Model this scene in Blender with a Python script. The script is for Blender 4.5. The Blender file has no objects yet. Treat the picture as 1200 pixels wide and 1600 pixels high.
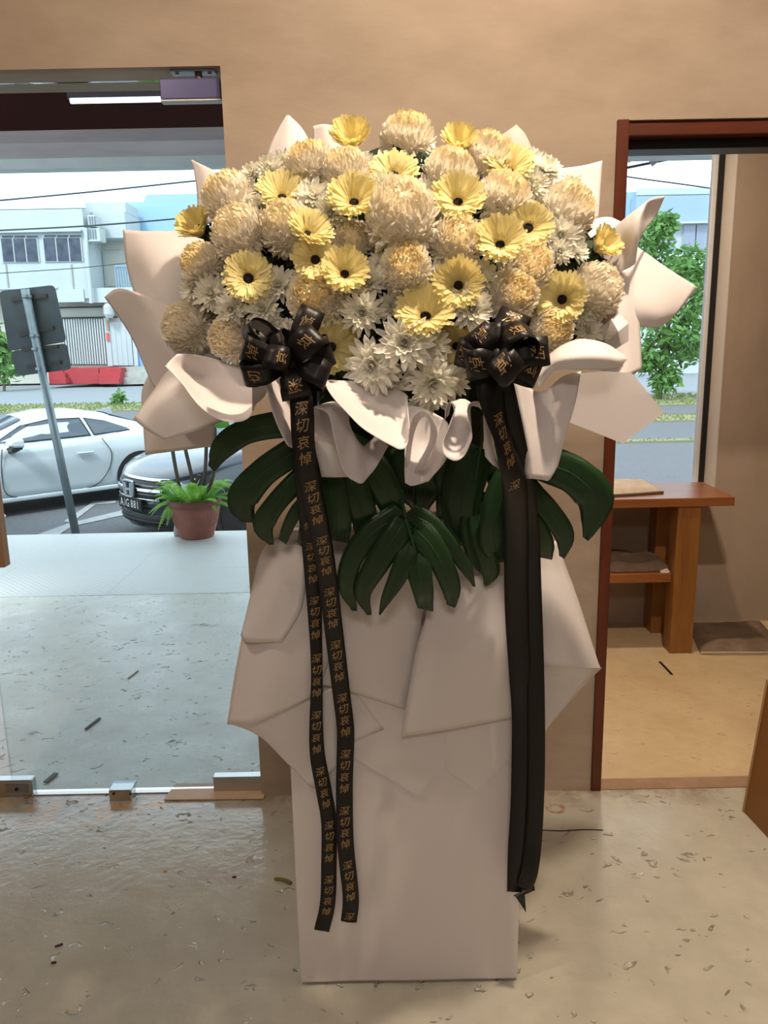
import bpy, bmesh, math, random
from mathutils import Vector, Matrix, noise
C = bpy.context.scene
COL = C.collection
PI = math.pi
rnd = random.Random(7)

# ---------------------------------------------------------------- camera
FPX, CAM_H = 1202.0, 1.5
PITCH, ROLL = math.radians(11.8), math.radians(-1.1)
_f = Vector((0, math.cos(PITCH), -math.sin(PITCH)))
_u0 = Vector((0, math.sin(PITCH), math.cos(PITCH)))
_r0 = Vector((1, 0, 0))
_R = _r0 * math.cos(ROLL) + _u0 * math.sin(ROLL)
_U = _u0 * math.cos(ROLL) - _r0 * math.sin(ROLL)
CAM = Vector((0, 0, CAM_H))
cam = bpy.data.cameras.new('camera')
cam.sensor_fit = 'VERTICAL'
cam.sensor_height = 24.0
cam.lens = FPX / 1600.0 * 24.0
cam.clip_start, cam.clip_end = 0.02, 500
camo = bpy.data.objects.new('camera', cam)
COL.objects.link(camo)
mw = Matrix.Identity(4)
for i in range(3):
    mw[i][0], mw[i][1], mw[i][2], mw[i][3] = _R[i], _U[i], -_f[i], CAM[i]
camo.matrix_world = mw
C.camera = camo

# ---------------------------------------------------------------- look, world, sun, lamps
C.view_settings.view_transform = 'Standard'
C.view_settings.look = 'None'
C.view_settings.exposure = 0.28
C.view_settings.gamma = 1.0
C.view_settings.use_curve_mapping = False
C.cycles.use_denoising = True
C.cycles.max_bounces = 10
C.cycles.transparent_max_bounces = 16
C.cycles.sample_clamp_indirect = 6.0

world = bpy.data.worlds.new('sky')
C.world = world
world.use_nodes = True
wn, wl = world.node_tree.nodes, world.node_tree.links
bg = wn['Background']
tc = wn.new('ShaderNodeTexCoord')
nz = wn.new('ShaderNodeTexNoise'); nz.inputs['Scale'].default_value = 3.5; nz.inputs['Detail'].default_value = 5
rp = wn.new('ShaderNodeValToRGB')
rp.color_ramp.elements[0].position = .38; rp.color_ramp.elements[0].color = (.62, .80, .98, 1)
rp.color_ramp.elements[1].position = .60; rp.color_ramp.elements[1].color = (1.0, 1.04, 1.06, 1)
wl.new(tc.outputs['Generated'], nz.inputs['Vector'])
wl.new(nz.outputs['Fac'], rp.inputs['Fac'])
wl.new(rp.outputs['Color'], bg.inputs['Color'])
bg.inputs['Strength'].default_value = 2.1

def light(name, kind, loc, power, color, size=.2, target=None, spread=None, spot=None):
    l = bpy.data.lights.new(name, kind)
    l.energy = power; l.color = color
    if kind == 'AREA':
        l.shape = 'DISK'; l.size = size
        if spread: l.spread = spread
    if kind == 'SPOT':
        l.spot_size = spot; l.spot_blend = .5; l.shadow_soft_size = size
    if kind == 'SUN': l.angle = size
    o = bpy.data.objects.new(name, l)
    COL.objects.link(o)
    o.location = loc
    t = Vector(target) if target else Vector(loc) - Vector((0, 0, 1))
    o.rotation_euler = (t - Vector(loc)).to_track_quat('-Z', 'Y').to_euler()
    return o

light('sun', 'SUN', (0, -5, 20), 2.8, (1, .97, .92), math.radians(12), (9, 12, -2))
WARM = (1.0, .80, .60)
light('ceiling_lamp_key', 'AREA', (.62, 1.12, 3.04), 38, WARM, .09, (.3, 1.5, 1.5))
light('ceiling_lamp_left', 'AREA', (-1.2, 1.0, 3.04), 13, WARM, .10)
light('ceiling_lamp_right', 'AREA', (2.3, 1.1, 3.04), 8, WARM, .12)
light('fill_light_rear', 'AREA', (0.0, -1.6, 3.02), 27, (1.0, .90, .84), .8)  # added soft fill behind the camera, standing in for the room's ambient light
light('ceiling_lamp_niche', 'AREA', (.95, 3.25, 2.82), 23, WARM, .10)

# ---------------------------------------------------------------- pixel helpers (a ray of the photo met with a plane of the room)
def ray(px, py): return _f + _R * ((px - 600) / FPX) + _U * ((800 - py) / FPX)
def P(px, py, Y):
    v = ray(px, py); return CAM + v * (Y / v.y)
def PZ(px, py, z=0.0):
    v = ray(px, py); return CAM + v * ((z - CAM_H) / v.z)
def s2l(c):
    return tuple(((x / 255) / 12.92 if x / 255 <= .04045 else ((x / 255 + .055) / 1.055) ** 2.4) for x in c)

# ---------------------------------------------------------------- materials
MATS = {}
def mat(name, col, rough=.6, metal=0, spec=.4, var=None, bump=None, emit=None, transl=0, stretch=None, coat=0):
    """principled surface; var=(scale, amount, second colour); bump=(scale, strength, distance); transl=light let through"""
    if name in MATS: return MATS[name]
    m = bpy.data.materials.new(name); m.use_nodes = True
    n, l = m.node_tree.nodes, m.node_tree.links
    b = n['Principled BSDF']; out = n['Material Output']
    b.inputs['Base Color'].default_value = (*col, 1)
    b.inputs['Roughness'].default_value = rough
    b.inputs['Metallic'].default_value = metal
    b.inputs['Specular IOR Level'].default_value = spec
    if coat: b.inputs['Coat Weight'].default_value = coat; b.inputs['Coat Roughness'].default_value = .06
    t = n.new('ShaderNodeTexCoord'); vec = t.outputs['Object']
    if stretch:
        mp = n.new('ShaderNodeMapping'); mp.inputs['Scale'].default_value = stretch
        l.new(vec, mp.inputs['Vector']); vec = mp.outputs['Vector']
    cs = None
    if var:
        a = n.new('ShaderNodeTexNoise'); a.inputs['Scale'].default_value = var[0]; a.inputs['Detail'].default_value = 6
        a.inputs['Roughness'].default_value = .62
        r = n.new('ShaderNodeMapRange'); r.inputs['From Min'].default_value = .3; r.inputs['From Max'].default_value = .7
        r.inputs['To Max'].default_value = var[1]
        mx = n.new('ShaderNodeMix'); mx.data_type = 'RGBA'
        mx.inputs[6].default_value = (*col, 1); mx.inputs[7].default_value = (*var[2], 1)
        l.new(vec, a.inputs['Vector']); l.new(a.outputs['Fac'], r.inputs['Value']); l.new(r.outputs['Result'], mx.inputs[0])
        l.new(mx.outputs[2], b.inputs['Base Color']); cs = mx.outputs[2]
    if bump:
        a = n.new('ShaderNodeTexNoise'); a.inputs['Scale'].default_value = bump[0]; a.inputs['Detail'].default_value = 4
        bp = n.new('ShaderNodeBump'); bp.inputs['Strength'].default_value = bump[1]; bp.inputs['Distance'].default_value = bump[2]
        l.new(vec, a.inputs['Vector']); l.new(a.outputs['Fac'], bp.inputs['Height']); l.new(bp.outputs['Normal'], b.inputs['Normal'])
    if emit:
        b.inputs['Emission Color'].default_value = (*emit[0], 1); b.inputs['Emission Strength'].default_value = emit[1]
    if transl:
        tr = n.new('ShaderNodeBsdfTranslucent'); tr.inputs['Color'].default_value = (*col, 1)
        if cs: l.new(cs, tr.inputs['Color'])
        ms = n.new('ShaderNodeMixShader'); ms.inputs[0].default_value = transl
        l.new(b.outputs[0], ms.inputs[1]); l.new(tr.outputs[0], ms.inputs[2]); l.new(ms.outputs[0], out.inputs['Surface'])
    MATS[name] = m
    return m

def glass(name, tint=(1, 1, 1), refl=.08, rough=.0):
    m = bpy.data.materials.new(name); m.use_nodes = True
    n, l = m.node_tree.nodes, m.node_tree.links
    n.remove(n['Principled BSDF'])
    t = n.new('ShaderNodeBsdfTransparent'); t.inputs['Color'].default_value = (*tint, 1)
    g = n.new('ShaderNodeBsdfGlossy'); g.inputs['Roughness'].default_value = rough
    lw = n.new('ShaderNodeFresnel'); lw.inputs['IOR'].default_value = 1.45
    mth = n.new('ShaderNodeMath'); mth.operation = 'MULTIPLY'; mth.inputs[1].default_value = refl / .04
    ms = n.new('ShaderNodeMixShader')
    l.new(lw.outputs[0], mth.inputs[0]); l.new(mth.outputs[0], ms.inputs[0])
    l.new(t.outputs[0], ms.inputs[1]); l.new(g.outputs[0], ms.inputs[2]); l.new(ms.outputs[0], n['Material Output'].inputs['Surface'])
    return m

def concrete(name, col, col2, pits, rough, spec=.5, warmband=False):
    """screeded concrete: cloudy colour, sunken pits and scratches in the relief, patches of mortar"""
    m = bpy.data.materials.new(name); m.use_nodes = True
    n, l = m.node_tree.nodes, m.node_tree.links
    b = n['Principled BSDF']; b.inputs['Specular IOR Level'].default_value = spec
    t = n.new('ShaderNodeTexCoord')
    def nz_(scale, detail=5, rg=.6, vec=None):
        a = n.new('ShaderNodeTexNoise'); a.inputs['Scale'].default_value = scale; a.inputs['Detail'].default_value = detail
        a.inputs['Roughness'].default_value = rg; l.new(vec or t.outputs['Object'], a.inputs['Vector']); return a.outputs['Fac']
    def rng(v, a, c, lo=0, hi=1):
        r = n.new('ShaderNodeMapRange'); r.inputs['From Min'].default_value = a; r.inputs['From Max'].default_value = c
        r.inputs['To Min'].default_value = lo; r.inputs['To Max'].default_value = hi; l.new(v, r.inputs['Value']); return r.outputs['Result']
    def mix(f, a, c):
        x = n.new('ShaderNodeMix'); x.data_type = 'RGBA'; l.new(f, x.inputs[0])
        for s, v in ((6, a), (7, c)):
            if isinstance(v, tuple): x.inputs[s].default_value = (*v, 1)
            else: l.new(v, x.inputs[s])
        return x.outputs[2]
    def math_(op, a, c):
        x = n.new('ShaderNodeMath'); x.operation = op
        for s, v in ((0, a), (1, c)):
            if isinstance(v, (int, float)): x.inputs[s].default_value = v
            else: l.new(v, x.inputs[s])
        return x.outputs[0]
    cloud = mix(rng(nz_(2.2), .3, .7), col, col2)
    cloud = mix(rng(nz_(14, 6, .7), .35, .8, 0, .35), cloud, tuple(x * .7 for x in col2))
    # pits: stretched cells kept only where a slower noise allows
    mp = n.new('ShaderNodeMapping'); mp.inputs['Scale'].default_value = (19, 40, 19); mp.inputs['Rotation'].default_value = (0, 0, .55)
    wob = n.new('ShaderNodeMix'); wob.data_type = 'VECTOR'; wob.inputs[0].default_value = .12
    nt = n.new('ShaderNodeTexNoise'); nt.inputs['Scale'].default_value = 18
    l.new(t.outputs['Object'], nt.inputs['Vector']); l.new(t.outputs['Object'], wob.inputs[4]); l.new(nt.outputs['Color'], wob.inputs[5])
    l.new(wob.outputs[1], mp.inputs['Vector'])
    v = n.new('ShaderNodeTexVoronoi'); v.inputs['Scale'].default_value = 1.0; l.new(mp.outputs['Vector'], v.inputs['Vector'])
    size = rng(v.outputs['Color'], .38, 1.0, 0, .46)
    pit = math_('SUBTRACT', size, v.outputs['Distance'])
    pit = rng(pit, 0, .30)
    pit = math_('MULTIPLY', pit, rng(nz_(1.7, 3), .30, .50))
    big = n.new('ShaderNodeTexVoronoi'); big.inputs['Scale'].default_value = 1.0
    mp2 = n.new('ShaderNodeMapping'); mp2.inputs['Scale'].default_value = (5.2, 8.5, 5); mp2.inputs['Rotation'].default_value = (0, 0, .4); mp2.inputs['Location'].default_value = (.3, .7, 0)
    l.new(wob.outputs[1], mp2.inputs['Vector']); l.new(mp2.outputs['Vector'], big.inputs['Vector'])
    bp_ = rng(math_('SUBTRACT', rng(big.outputs['Color'], .72, 1, 0, .36), big.outputs['Distance']), 0, .18)
    allp = math_('MAXIMUM', pit, bp_)
    base = mix(math_('MULTIPLY', allp, .38 * pits), cloud, tuple(x * .62 for x in col2))  # shading inside the pits is also put into the colour
    if warmband:      # smeared mortar along the door sill, a rust ring and a fine crack
        sp = n.new('ShaderNodeSeparateXYZ'); l.new(t.outputs['Object'], sp.inputs[0])
        band = math_('MULTIPLY', rng(sp.outputs[1], 2.22, 2.36), math_('MULTIPLY', rng(nz_(9, 6, .7), .50, .56), rng(sp.outputs[0], -.62, -.78)))
        base = mix(band, base, s2l((214, 178, 138)))
        edge = math_('MULTIPLY', rng(sp.outputs[1], 2.28, 2.40), rng(nz_(7, 6, .7), .40, .6))
        base = mix(math_('MULTIPLY', edge, .55), base, s2l((120, 92, 66)))
        def at(x, y):
            c2 = n.new('ShaderNodeCombineXYZ'); c2.inputs[0].default_value = x; c2.inputs[1].default_value = y
            d = n.new('ShaderNodeVectorMath'); d.operation = 'DISTANCE'
            fl = n.new('ShaderNodeCombineXYZ'); l.new(sp.outputs[0], fl.inputs[0]); l.new(sp.outputs[1], fl.inputs[1])
            l.new(fl.outputs[0], d.inputs[0]); l.new(c2.outputs[0], d.inputs[1]); return d.outputs['Value']
        q = PZ(868, 1263); d = at(q.x, q.y)
        ring = math_('MULTIPLY', math_('MULTIPLY', rng(d, .014, .022), rng(d, .036, .026)), rng(nz_(40), .42, .55))
        base = mix(math_('MULTIPLY', ring, .8), base, s2l((150, 96, 40)))
    l.new(base, b.inputs['Base Color'])
    l.new(rng(math_('ADD', nz_(6, 5, .65), math_('MULTIPLY', allp, .3)), .3, .9, rough * .72, rough * 1.7), b.inputs['Roughness'])
    hgt = math_('ADD', math_('MULTIPLY', allp, -1.0 * pits), math_('MULTIPLY', nz_(38, 4), .10))
    hgt = math_('ADD', hgt, math_('MULTIPLY', nz_(5, 3), .22))
    bp = n.new('ShaderNodeBump'); bp.inputs['Strength'].default_value = .9; bp.inputs['Distance'].default_value = .011
    l.new(hgt, bp.inputs['Height']); l.new(bp.outputs['Normal'], b.inputs['Normal'])
    return m

def petal_mat(name, edge, core, lo, hi, transl=.25, rnd_amt=.5):
    """petal colour running from the bloom's core colour to its edge colour by the bloom's own height, a little different per bloom"""
    m = bpy.data.materials.new(name); m.use_nodes = True
    n, l = m.node_tree.nodes, m.node_tree.links
    b = n['Principled BSDF']; b.inputs['Roughness'].default_value = .65; b.inputs['Specular IOR Level'].default_value = .2
    t = n.new('ShaderNodeTexCoord'); s = n.new('ShaderNodeSeparateXYZ'); l.new(t.outputs['Object'], s.inputs[0])
    oi = n.new('ShaderNodeObjectInfo')
    r = n.new('ShaderNodeMapRange'); r.inputs['From Min'].default_value = lo; r.inputs['From Max'].default_value = hi
    l.new(s.outputs[2], r.inputs['Value'])
    k = n.new('ShaderNodeMath'); k.operation = 'MULTIPLY_ADD'; k.inputs[1].default_value = rnd_amt; k.inputs[2].default_value = 1 - rnd_amt
    l.new(oi.outputs['Random'], k.inputs[0])
    k2 = n.new('ShaderNodeMath'); k2.operation = 'MULTIPLY'; l.new(k.outputs[0], k2.inputs[0]); l.new(r.outputs['Result'], k2.inputs[1])
    mx = n.new('ShaderNodeMix'); mx.data_type = 'RGBA'; mx.inputs[6].default_value = (*edge, 1); mx.inputs[7].default_value = (*core, 1)
    l.new(k2.outputs[0], mx.inputs[0]); l.new(mx.outputs[2], b.inputs['Base Color'])
    tr = n.new('ShaderNodeBsdfTranslucent'); l.new(mx.outputs[2], tr.inputs['Color'])
    ms = n.new('ShaderNodeMixShader'); ms.inputs[0].default_value = transl
    l.new(b.outputs[0], ms.inputs[1]); l.new(tr.outputs[0], ms.inputs[2]); l.new(ms.outputs[0], n['Material Output'].inputs['Surface'])
    return m

# ---------------------------------------------------------------- mesh helpers
def cr(p0, p1, p2, p3, t):
    return .5 * ((2 * p1) + (p2 - p0) * t + (2 * p0 - 5 * p1 + 4 * p2 - p3) * t * t + (3 * p1 - p0 - 3 * p2 + p3) * t ** 3)
def spline(pts, k, lin=False):
    pts = [Vector(p) for p in pts]
    out = []
    for i in range(len(pts) - 1):
        p1, p2 = pts[i], pts[i + 1]
        p0 = pts[i - 1] if i else p1 * 2 - p2
        p3 = pts[i + 2] if i + 2 < len(pts) else p2 * 2 - p1
        for j in range(k):
            out.append(p1.lerp(p2, j / k) if lin else cr(p0, p1, p2, p3, j / k))
    out.append(pts[-1].copy())
    return out

OFF = {}
class MB:
    def __init__(s): s.v = []; s.f = []
    def add(s, vs, fs):
        o = len(s.v); s.v += [Vector(v) for v in vs]; s.f += [tuple(i + o for i in f) for f in fs]; return s
    def box(s, a, b, rot=None, c=None):
        x0, y0, z0 = a; x1, y1, z1 = b
        vs = [Vector(p) for p in ((x0, y0, z0), (x1, y0, z0), (x1, y1, z0), (x0, y1, z0), (x0, y0, z1), (x1, y0, z1), (x1, y1, z1), (x0, y1, z1))]
        if rot is not None:
            c = Vector(c) if c is not None else (Vector(a) + Vector(b)) / 2
            vs = [c + rot @ (v - c) for v in vs]
        return s.add(vs, [(0, 3, 2, 1), (4, 5, 6, 7), (0, 1, 5, 4), (1, 2, 6, 5), (2, 3, 7, 6), (3, 0, 4, 7)])
    def bar(s, p, q, w, h, up=(0, 0, 1)):
        p, q = Vector(p), Vector(q); d = (q - p).normalized(); up = Vector(up)
        x = d.cross(up)
        if x.length < 1e-4: x = d.cross(Vector((0, 1, 0)))
        x.normalize(); y = x.cross(d)
        vs = [e + x * (a * w / 2) + y * (b * h / 2) for e in (p, q) for a, b in ((-1, -1), (1, -1), (1, 1), (-1, 1))]
        return s.add(vs, [(0, 1, 2, 3), (7, 6, 5, 4), (0, 4, 5, 1), (1, 5, 6, 2), (2, 6, 7, 3), (3, 7, 4, 0)])
    def tube(s, pts, r, n=8, cap=True, flat=1.0):
        pts = [Vector(p) for p in pts]; vs = []; fs = []
        ref = None
        for i, p in enumerate(pts):
            d = (pts[min(i + 1, len(pts) - 1)] - pts[max(i - 1, 0)]).normalized()
            if ref is None:
                ref = Vector((0, 0, 1)) if abs(d.z) < .9 else Vector((1, 0, 0))
            x = d.cross(ref).normalized(); y = x.cross(d).normalized(); ref = y
            rr = r[i] if isinstance(r, (list, tuple)) else r
            for k in range(n):
                a = 2 * PI * k / n
                vs.append(p + x * math.cos(a) * rr + y * math.sin(a) * rr * flat)
        for i in range(len(pts) - 1):
            for k in range(n):
                a, b = i * n + k, i * n + (k + 1) % n
                fs.append((a, b, b + n, a + n))
        if cap:
            fs.append(tuple(range(n))[::-1]); fs.append(tuple(range(len(vs) - n, len(vs))))
        return s.add(vs, fs)
    def lathe(s, prof, n=24, c=(0, 0, 0), axis=None, cap=True):
        c = Vector(c); M = axis or Matrix.Identity(3); vs = []; fs = []
        for r, z in prof:
            for k in range(n):
                a = 2 * PI * k / n
                vs.append(c + M @ Vector((math.cos(a) * r, math.sin(a) * r, z)))
        for i in range(len(prof) - 1):
            for k in range(n):
                a, b = i * n + k, i * n + (k + 1) % n
                fs.append((a, b, b + n, a + n))
        if cap:
            fs.append(tuple(range(n))[::-1]); fs.append(tuple(range(len(vs) - n, len(vs))))
        return s.add(vs, fs)
    def grid(s, rows, closed=False):
        n = len(rows[0]); vs = [p for r in rows for p in r]; fs = []
        for i in range(len(rows) - 1):
            for k in range(n if closed else n - 1):
                a, b = i * n + k, i * n + (k + 1) % n
                fs.append((a, b, b + n, a + n))
        return s.add(vs, fs)
    def prism(s, poly, d):
        """closed outline (3D points, planar) thickened along vector d"""
        n = len(poly); d = Vector(d); vs = [Vector(p) for p in poly] + [Vector(p) + d for p in poly]
        fs = [tuple(range(n)), tuple(range(2 * n - 1, n - 1, -1))] + [(i, i + n, (i + 1) % n + n, (i + 1) % n) for i in range(n)]
        return s.add(vs, fs)
    def build(s, name, m, parent=None, smooth=False, local=False, bevel=0, solid=0, seg=2, auto=None):
        vs = s.v
        if parent is not None and not local:
            o0 = OFF[parent.name]; vs = [v - o0 for v in vs]
        base = Vector((0, 0, 0))
        if parent is None and not local:
            xs = [v.x for v in vs]; ys = [v.y for v in vs]; zs = [v.z for v in vs]
            base = Vector(((min(xs) + max(xs)) / 2, (min(ys) + max(ys)) / 2, min(zs)))
            vs = [v - base for v in vs]
        me = bpy.data.meshes.new(name); me.from_pydata([tuple(v) for v in vs], [], s.f); me.update()
        if solid or bevel or auto:
            bm = bmesh.new(); bm.from_mesh(me); bmesh.ops.recalc_face_normals(bm, faces=bm.faces)
            bm.to_mesh(me); bm.free()
        me.materials.append(m)
        if smooth:
            me.polygons.foreach_set('use_smooth', [True] * len(me.polygons))
        o = bpy.data.objects.new(name, me); COL.objects.link(o)
        if parent is not None:
            o.parent = parent; OFF[o.name] = OFF.get(parent.name, Vector())
        else:
            o.location = base; OFF[o.name] = base
        if solid:
            md = o.modifiers.new('thickness', 'SOLIDIFY'); md.thickness = solid; md.offset = 0
        if bevel:
            md = o.modifiers.new('edge', 'BEVEL'); md.width = bevel; md.segments = seg; md.limit_method = 'ANGLE'
        return o

def tag(o, label=None, cat=None, group=None, kind=None):
    if label: o['label'] = label
    if cat: o['category'] = cat
    if group: o['group'] = group
    if kind: o['kind'] = kind
    return o
def empty(name, loc, label=None, cat=None, group=None, rz=0):
    o = bpy.data.objects.new(name, None); COL.objects.link(o); o.empty_display_size = .05
    o.location = loc; o.rotation_euler = (0, 0, rz); OFF[o.name] = Vector(loc)
    return tag(o, label, cat, group)
def struct(mb, name, m, label=None, **k): return tag(mb.build(name, m, local=True, **k), label, None, None, 'structure')
def Rz(a): return Matrix.Rotation(a, 3, 'Z')

GLY = {}
def glyph(ch):
    """outline of one character as (points, faces), centred, unit height"""
    if ch in GLY: return GLY[ch]
    cu = bpy.data.curves.new('glyph', 'FONT'); cu.body = ch; cu.resolution_u = 2; cu.offset = .004
    o = bpy.data.objects.new('glyph', cu); COL.objects.link(o)
    bpy.context.view_layer.update()
    me = bpy.data.meshes.new_from_object(o.evaluated_get(bpy.context.evaluated_depsgraph_get()))
    vs = [v.co.copy() for v in me.vertices]; fs = [tuple(p.vertices) for p in me.polygons]
    bpy.data.objects.remove(o); bpy.data.curves.remove(cu); bpy.data.meshes.remove(me)
    if vs:
        x0, x1 = min(v.x for v in vs), max(v.x for v in vs); y0, y1 = min(v.y for v in vs), max(v.y for v in vs)
        sc = max(y1 - y0, 1e-6)
        vs = [((v.x - (x0 + x1) / 2) / sc, (v.y - (y0 + y1) / 2) / sc) for v in vs]
    GLY[ch] = (vs, fs); return GLY[ch]

# ================================================================ SETTING
WY, WT = 2.41, .20                      # the plastered wall with the two openings
plaster = mat('plaster', s2l((182, 166, 150)), .75, spec=.2, var=(1.0, 1.0, s2l((138, 121, 105))), bump=(7, .35, .012), stretch=(.8, 1, 1.7))
plaster2 = mat('plaster_niche', s2l((182, 166, 150)), .8, spec=.2, var=(2.2, .8, s2l((156, 140, 124))), bump=(8, .25, .01), stretch=(1, 1, .45))
white_paint = mat('white_paint', s2l((225, 220, 212)), .7, var=(2, .5, s2l((205, 200, 192))))
LX, LH = -.443, 2.306                   # left opening: right jamb, head
RX0, RX1, RH = .708, 1.66, 2.142        # right opening
b = MB()
b.box((-3.2, WY, 0), (-2.0, WY + WT, 3.1))
b.box((-2.0, WY, LH), (LX, WY + WT, 3.1))
b.box((LX, WY, 0), (RX0, WY + WT, 3.1))
b.box((RX0, WY, RH), (RX1, WY + WT, 3.1))
b.box((RX1, WY, 0), (3.2, WY + WT, 3.1))
struct(b, 'wall_back', plaster, 'tan plastered wall behind the bouquet with two openings')
struct(MB().box((-3.4, -3.2, 0), (-3.2, WY + WT, 3.1)), 'wall_left', plaster)
struct(MB().box((3.2, -3.2, 0), (3.4, WY, 3.1)), 'wall_right', plaster)
struct(MB().box((-3.4, -3.4, 0), (3.4, -3.2, 3.1)), 'wall_front', plaster)
struct(MB().box((-3.4, -3.4, 3.1), (3.4, WY + WT, 3.25)), 'ceiling', white_paint)
floor_m = concrete('floor_concrete', s2l((200, 197, 184)), s2l((178, 174, 160)), 1.0, .14, .9, True)
struct(MB().box((-3.4, -3.4, -.15), (3.4, WY + .06, 0)), 'floor', floor_m, 'polished grey beige concrete floor with pits')
# niche room behind the right opening
niche_floor = concrete('niche_floor', s2l((216, 194, 156)), s2l((200, 176, 138)), .35, .2)
struct(MB().box((.45, WY + .06, -.15), (3.4, 4.3, .004)), 'floor_niche', niche_floor, 'cream screed floor of the room behind the right opening')
struct(MB().box((.60, WY - .005, -.02), (3.4, WY + .065, .003)), 'trim_1', mat('mortar', s2l((168, 138, 112)), .8, var=(9, .8, s2l((128, 102, 82))), bump=(30, .4, .01)), 'rough mortar strip under the right opening')
NY = 4.03
WX1 = P(1109, 500, NY + .2).x
b = MB()
b.box((.45, NY, 0), (WX1, NY + .2, P(1000, 765, NY).z - .02))
b.box((WX1, NY, 0), (3.4, NY + .2, 2.9))
b.box((.45, NY, 2.55), (WX1, NY + .2, 2.9))
struct(b, 'wall_niche_back', plaster2, 'taupe plastered wall around the tall fixed window')
struct(MB().box((.30, WY + WT, 0), (.45, NY + .2, 2.9)), 'wall_niche_left', plaster2)
struct(MB().box((3.4, WY, 0), (3.55, NY + .2, 2.9)), 'wall_niche_right', plaster2)
struct(MB().box((.30, WY + WT, 2.85), (3.5, NY + .2, 3.0)), 'ceiling_niche', white_paint)
# window in the niche
win = empty('window_1', ((.45 + WX1) / 2, NY + .17, .76)); tag(win, 'tall fixed window with a thin black frame behind the wooden table', None, None, 'structure')
zs = P(1000, 765, NY).z - .02
blk = mat('black_frame', (.012, .012, .014), .4)
wht = mat('white_aluminium', s2l((222, 224, 224)), .4)
MB().box((.45, NY + .165, zs), (WX1 - .03, NY + .173, 2.55)).build('pane', glass('window_glass', (.96, .99, 1), .05), win)
MB().box((WX1 - .032, NY + .13, zs), (WX1 - .004, NY + .19, 2.55)).build('black_mullion', blk, win)
MB().box((WX1 - .05, NY + .14, zs), (WX1 - .032, NY + .185, 2.55)).box((.45, NY + .14, zs), (WX1 - .03, NY + .185, zs + .02)).build('white_frame', wht, win)
struct(MB().box((WX1 - .002, NY - .002, zs), (WX1 + .003, NY + .135, 2.55)), 'trim_8', mat('reveal_daylight', s2l((206, 198, 188)), .7), 'thin pale facing on the reveal right of the niche window, outside light put into its colour')  # added facing; daylight on the plaster reveal is put into its pale colour
# wooden lining of the right opening
wood_d = mat('red_brown_wood', s2l((96, 44, 24)), .35, spec=.4, var=(3, .8, s2l((66, 28, 15))), stretch=(14, 14, 1.2))
wood_h = mat('red_brown_wood_head', s2l((92, 42, 23)), .35, spec=.4, var=(3, .8, s2l((62, 27, 15))), stretch=(1.2, 14, 14))
tr = empty('trim_2', ((RX0 + RX1) / 2, WY, 0)); tag(tr, 'red-brown wooden lining of the right opening', None, None, 'structure')
MB().box((RX0 - .012, WY - .012, 0), (RX0 + .022, WY + WT, RH)).build('jamb', wood_d, tr, bevel=.003)
MB().box((RX1 - .022, WY - .012, 0), (RX1 + .012, WY + WT, RH)).build('jamb', wood_d, tr, bevel=.003)
MB().box((RX0 + .022, WY + .01, RH - .04), (RX1 - .022, WY + WT, RH)).build('head', wood_h, tr, bevel=.003)
MB().box((RX0 + .022, WY + .06, RH - .066), (RX1 - .022, WY + .14, RH - .042)).build('black_track', blk, tr)

# terrace in front of the shop
ter_m = concrete('terrace_concrete', s2l((222, 222, 212)), s2l((198, 198, 188)), 1.1, .30)
struct(MB().box((-9, WY + .06, -.6), (.30, 4.74, -.002)).box((.30, 4.23, -.6), (9, 4.74, -.002)), 'floor_terrace', ter_m, 'pale worn concrete terrace outside the glass door')
rib = bpy.data.materials.new('ribbed_tile'); rib.use_nodes = True
_n, _l = rib.node_tree.nodes, rib.node_tree.links
_b = _n['Principled BSDF']; _b.inputs['Base Color'].default_value = (*s2l((216, 220, 218)), 1); _b.inputs['Roughness'].default_value = .45
_t = _n.new('ShaderNodeTexCoord'); _w = _n.new('ShaderNodeTexWave'); _w.wave_type = 'BANDS'; _w.bands_direction = 'DIAGONAL'; _w.inputs['Scale'].default_value = 14; _w.inputs['Distortion'].default_value = 0
_bp = _n.new('ShaderNodeBump'); _bp.inputs['Strength'].default_value = .5; _bp.inputs['Distance'].default_value = .004
_l.new(_t.outputs['Object'], _w.inputs['Vector']); _l.new(_w.outputs['Fac'], _bp.inputs['Height']); _l.new(_bp.outputs['Normal'], _b.inputs['Normal'])
ribs = tag(empty('trim_3', (0, 5.6, 0)), 'strip of ribbed non-slip tiles along the terrace edge', None, None, 'structure')
for i in range(-7, 6):
    for j in range(3):
        MB().box((i * .9 + .0008, 4.7405 + j * .59, -.05), (i * .9 + .8992, 4.7405 + j * .59 + .589, rnd.uniform(-.0004, .0004))).build('tile', rib, ribs)
struct(MB().box((-9, 4.74, -.65), (9, 6.515, -.045)), 'trim_4', mat('kerb', s2l((150, 150, 146)), .8, var=(5, .6, s2l((110, 110, 108)))), 'concrete edge of the terrace above the car park')
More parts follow.
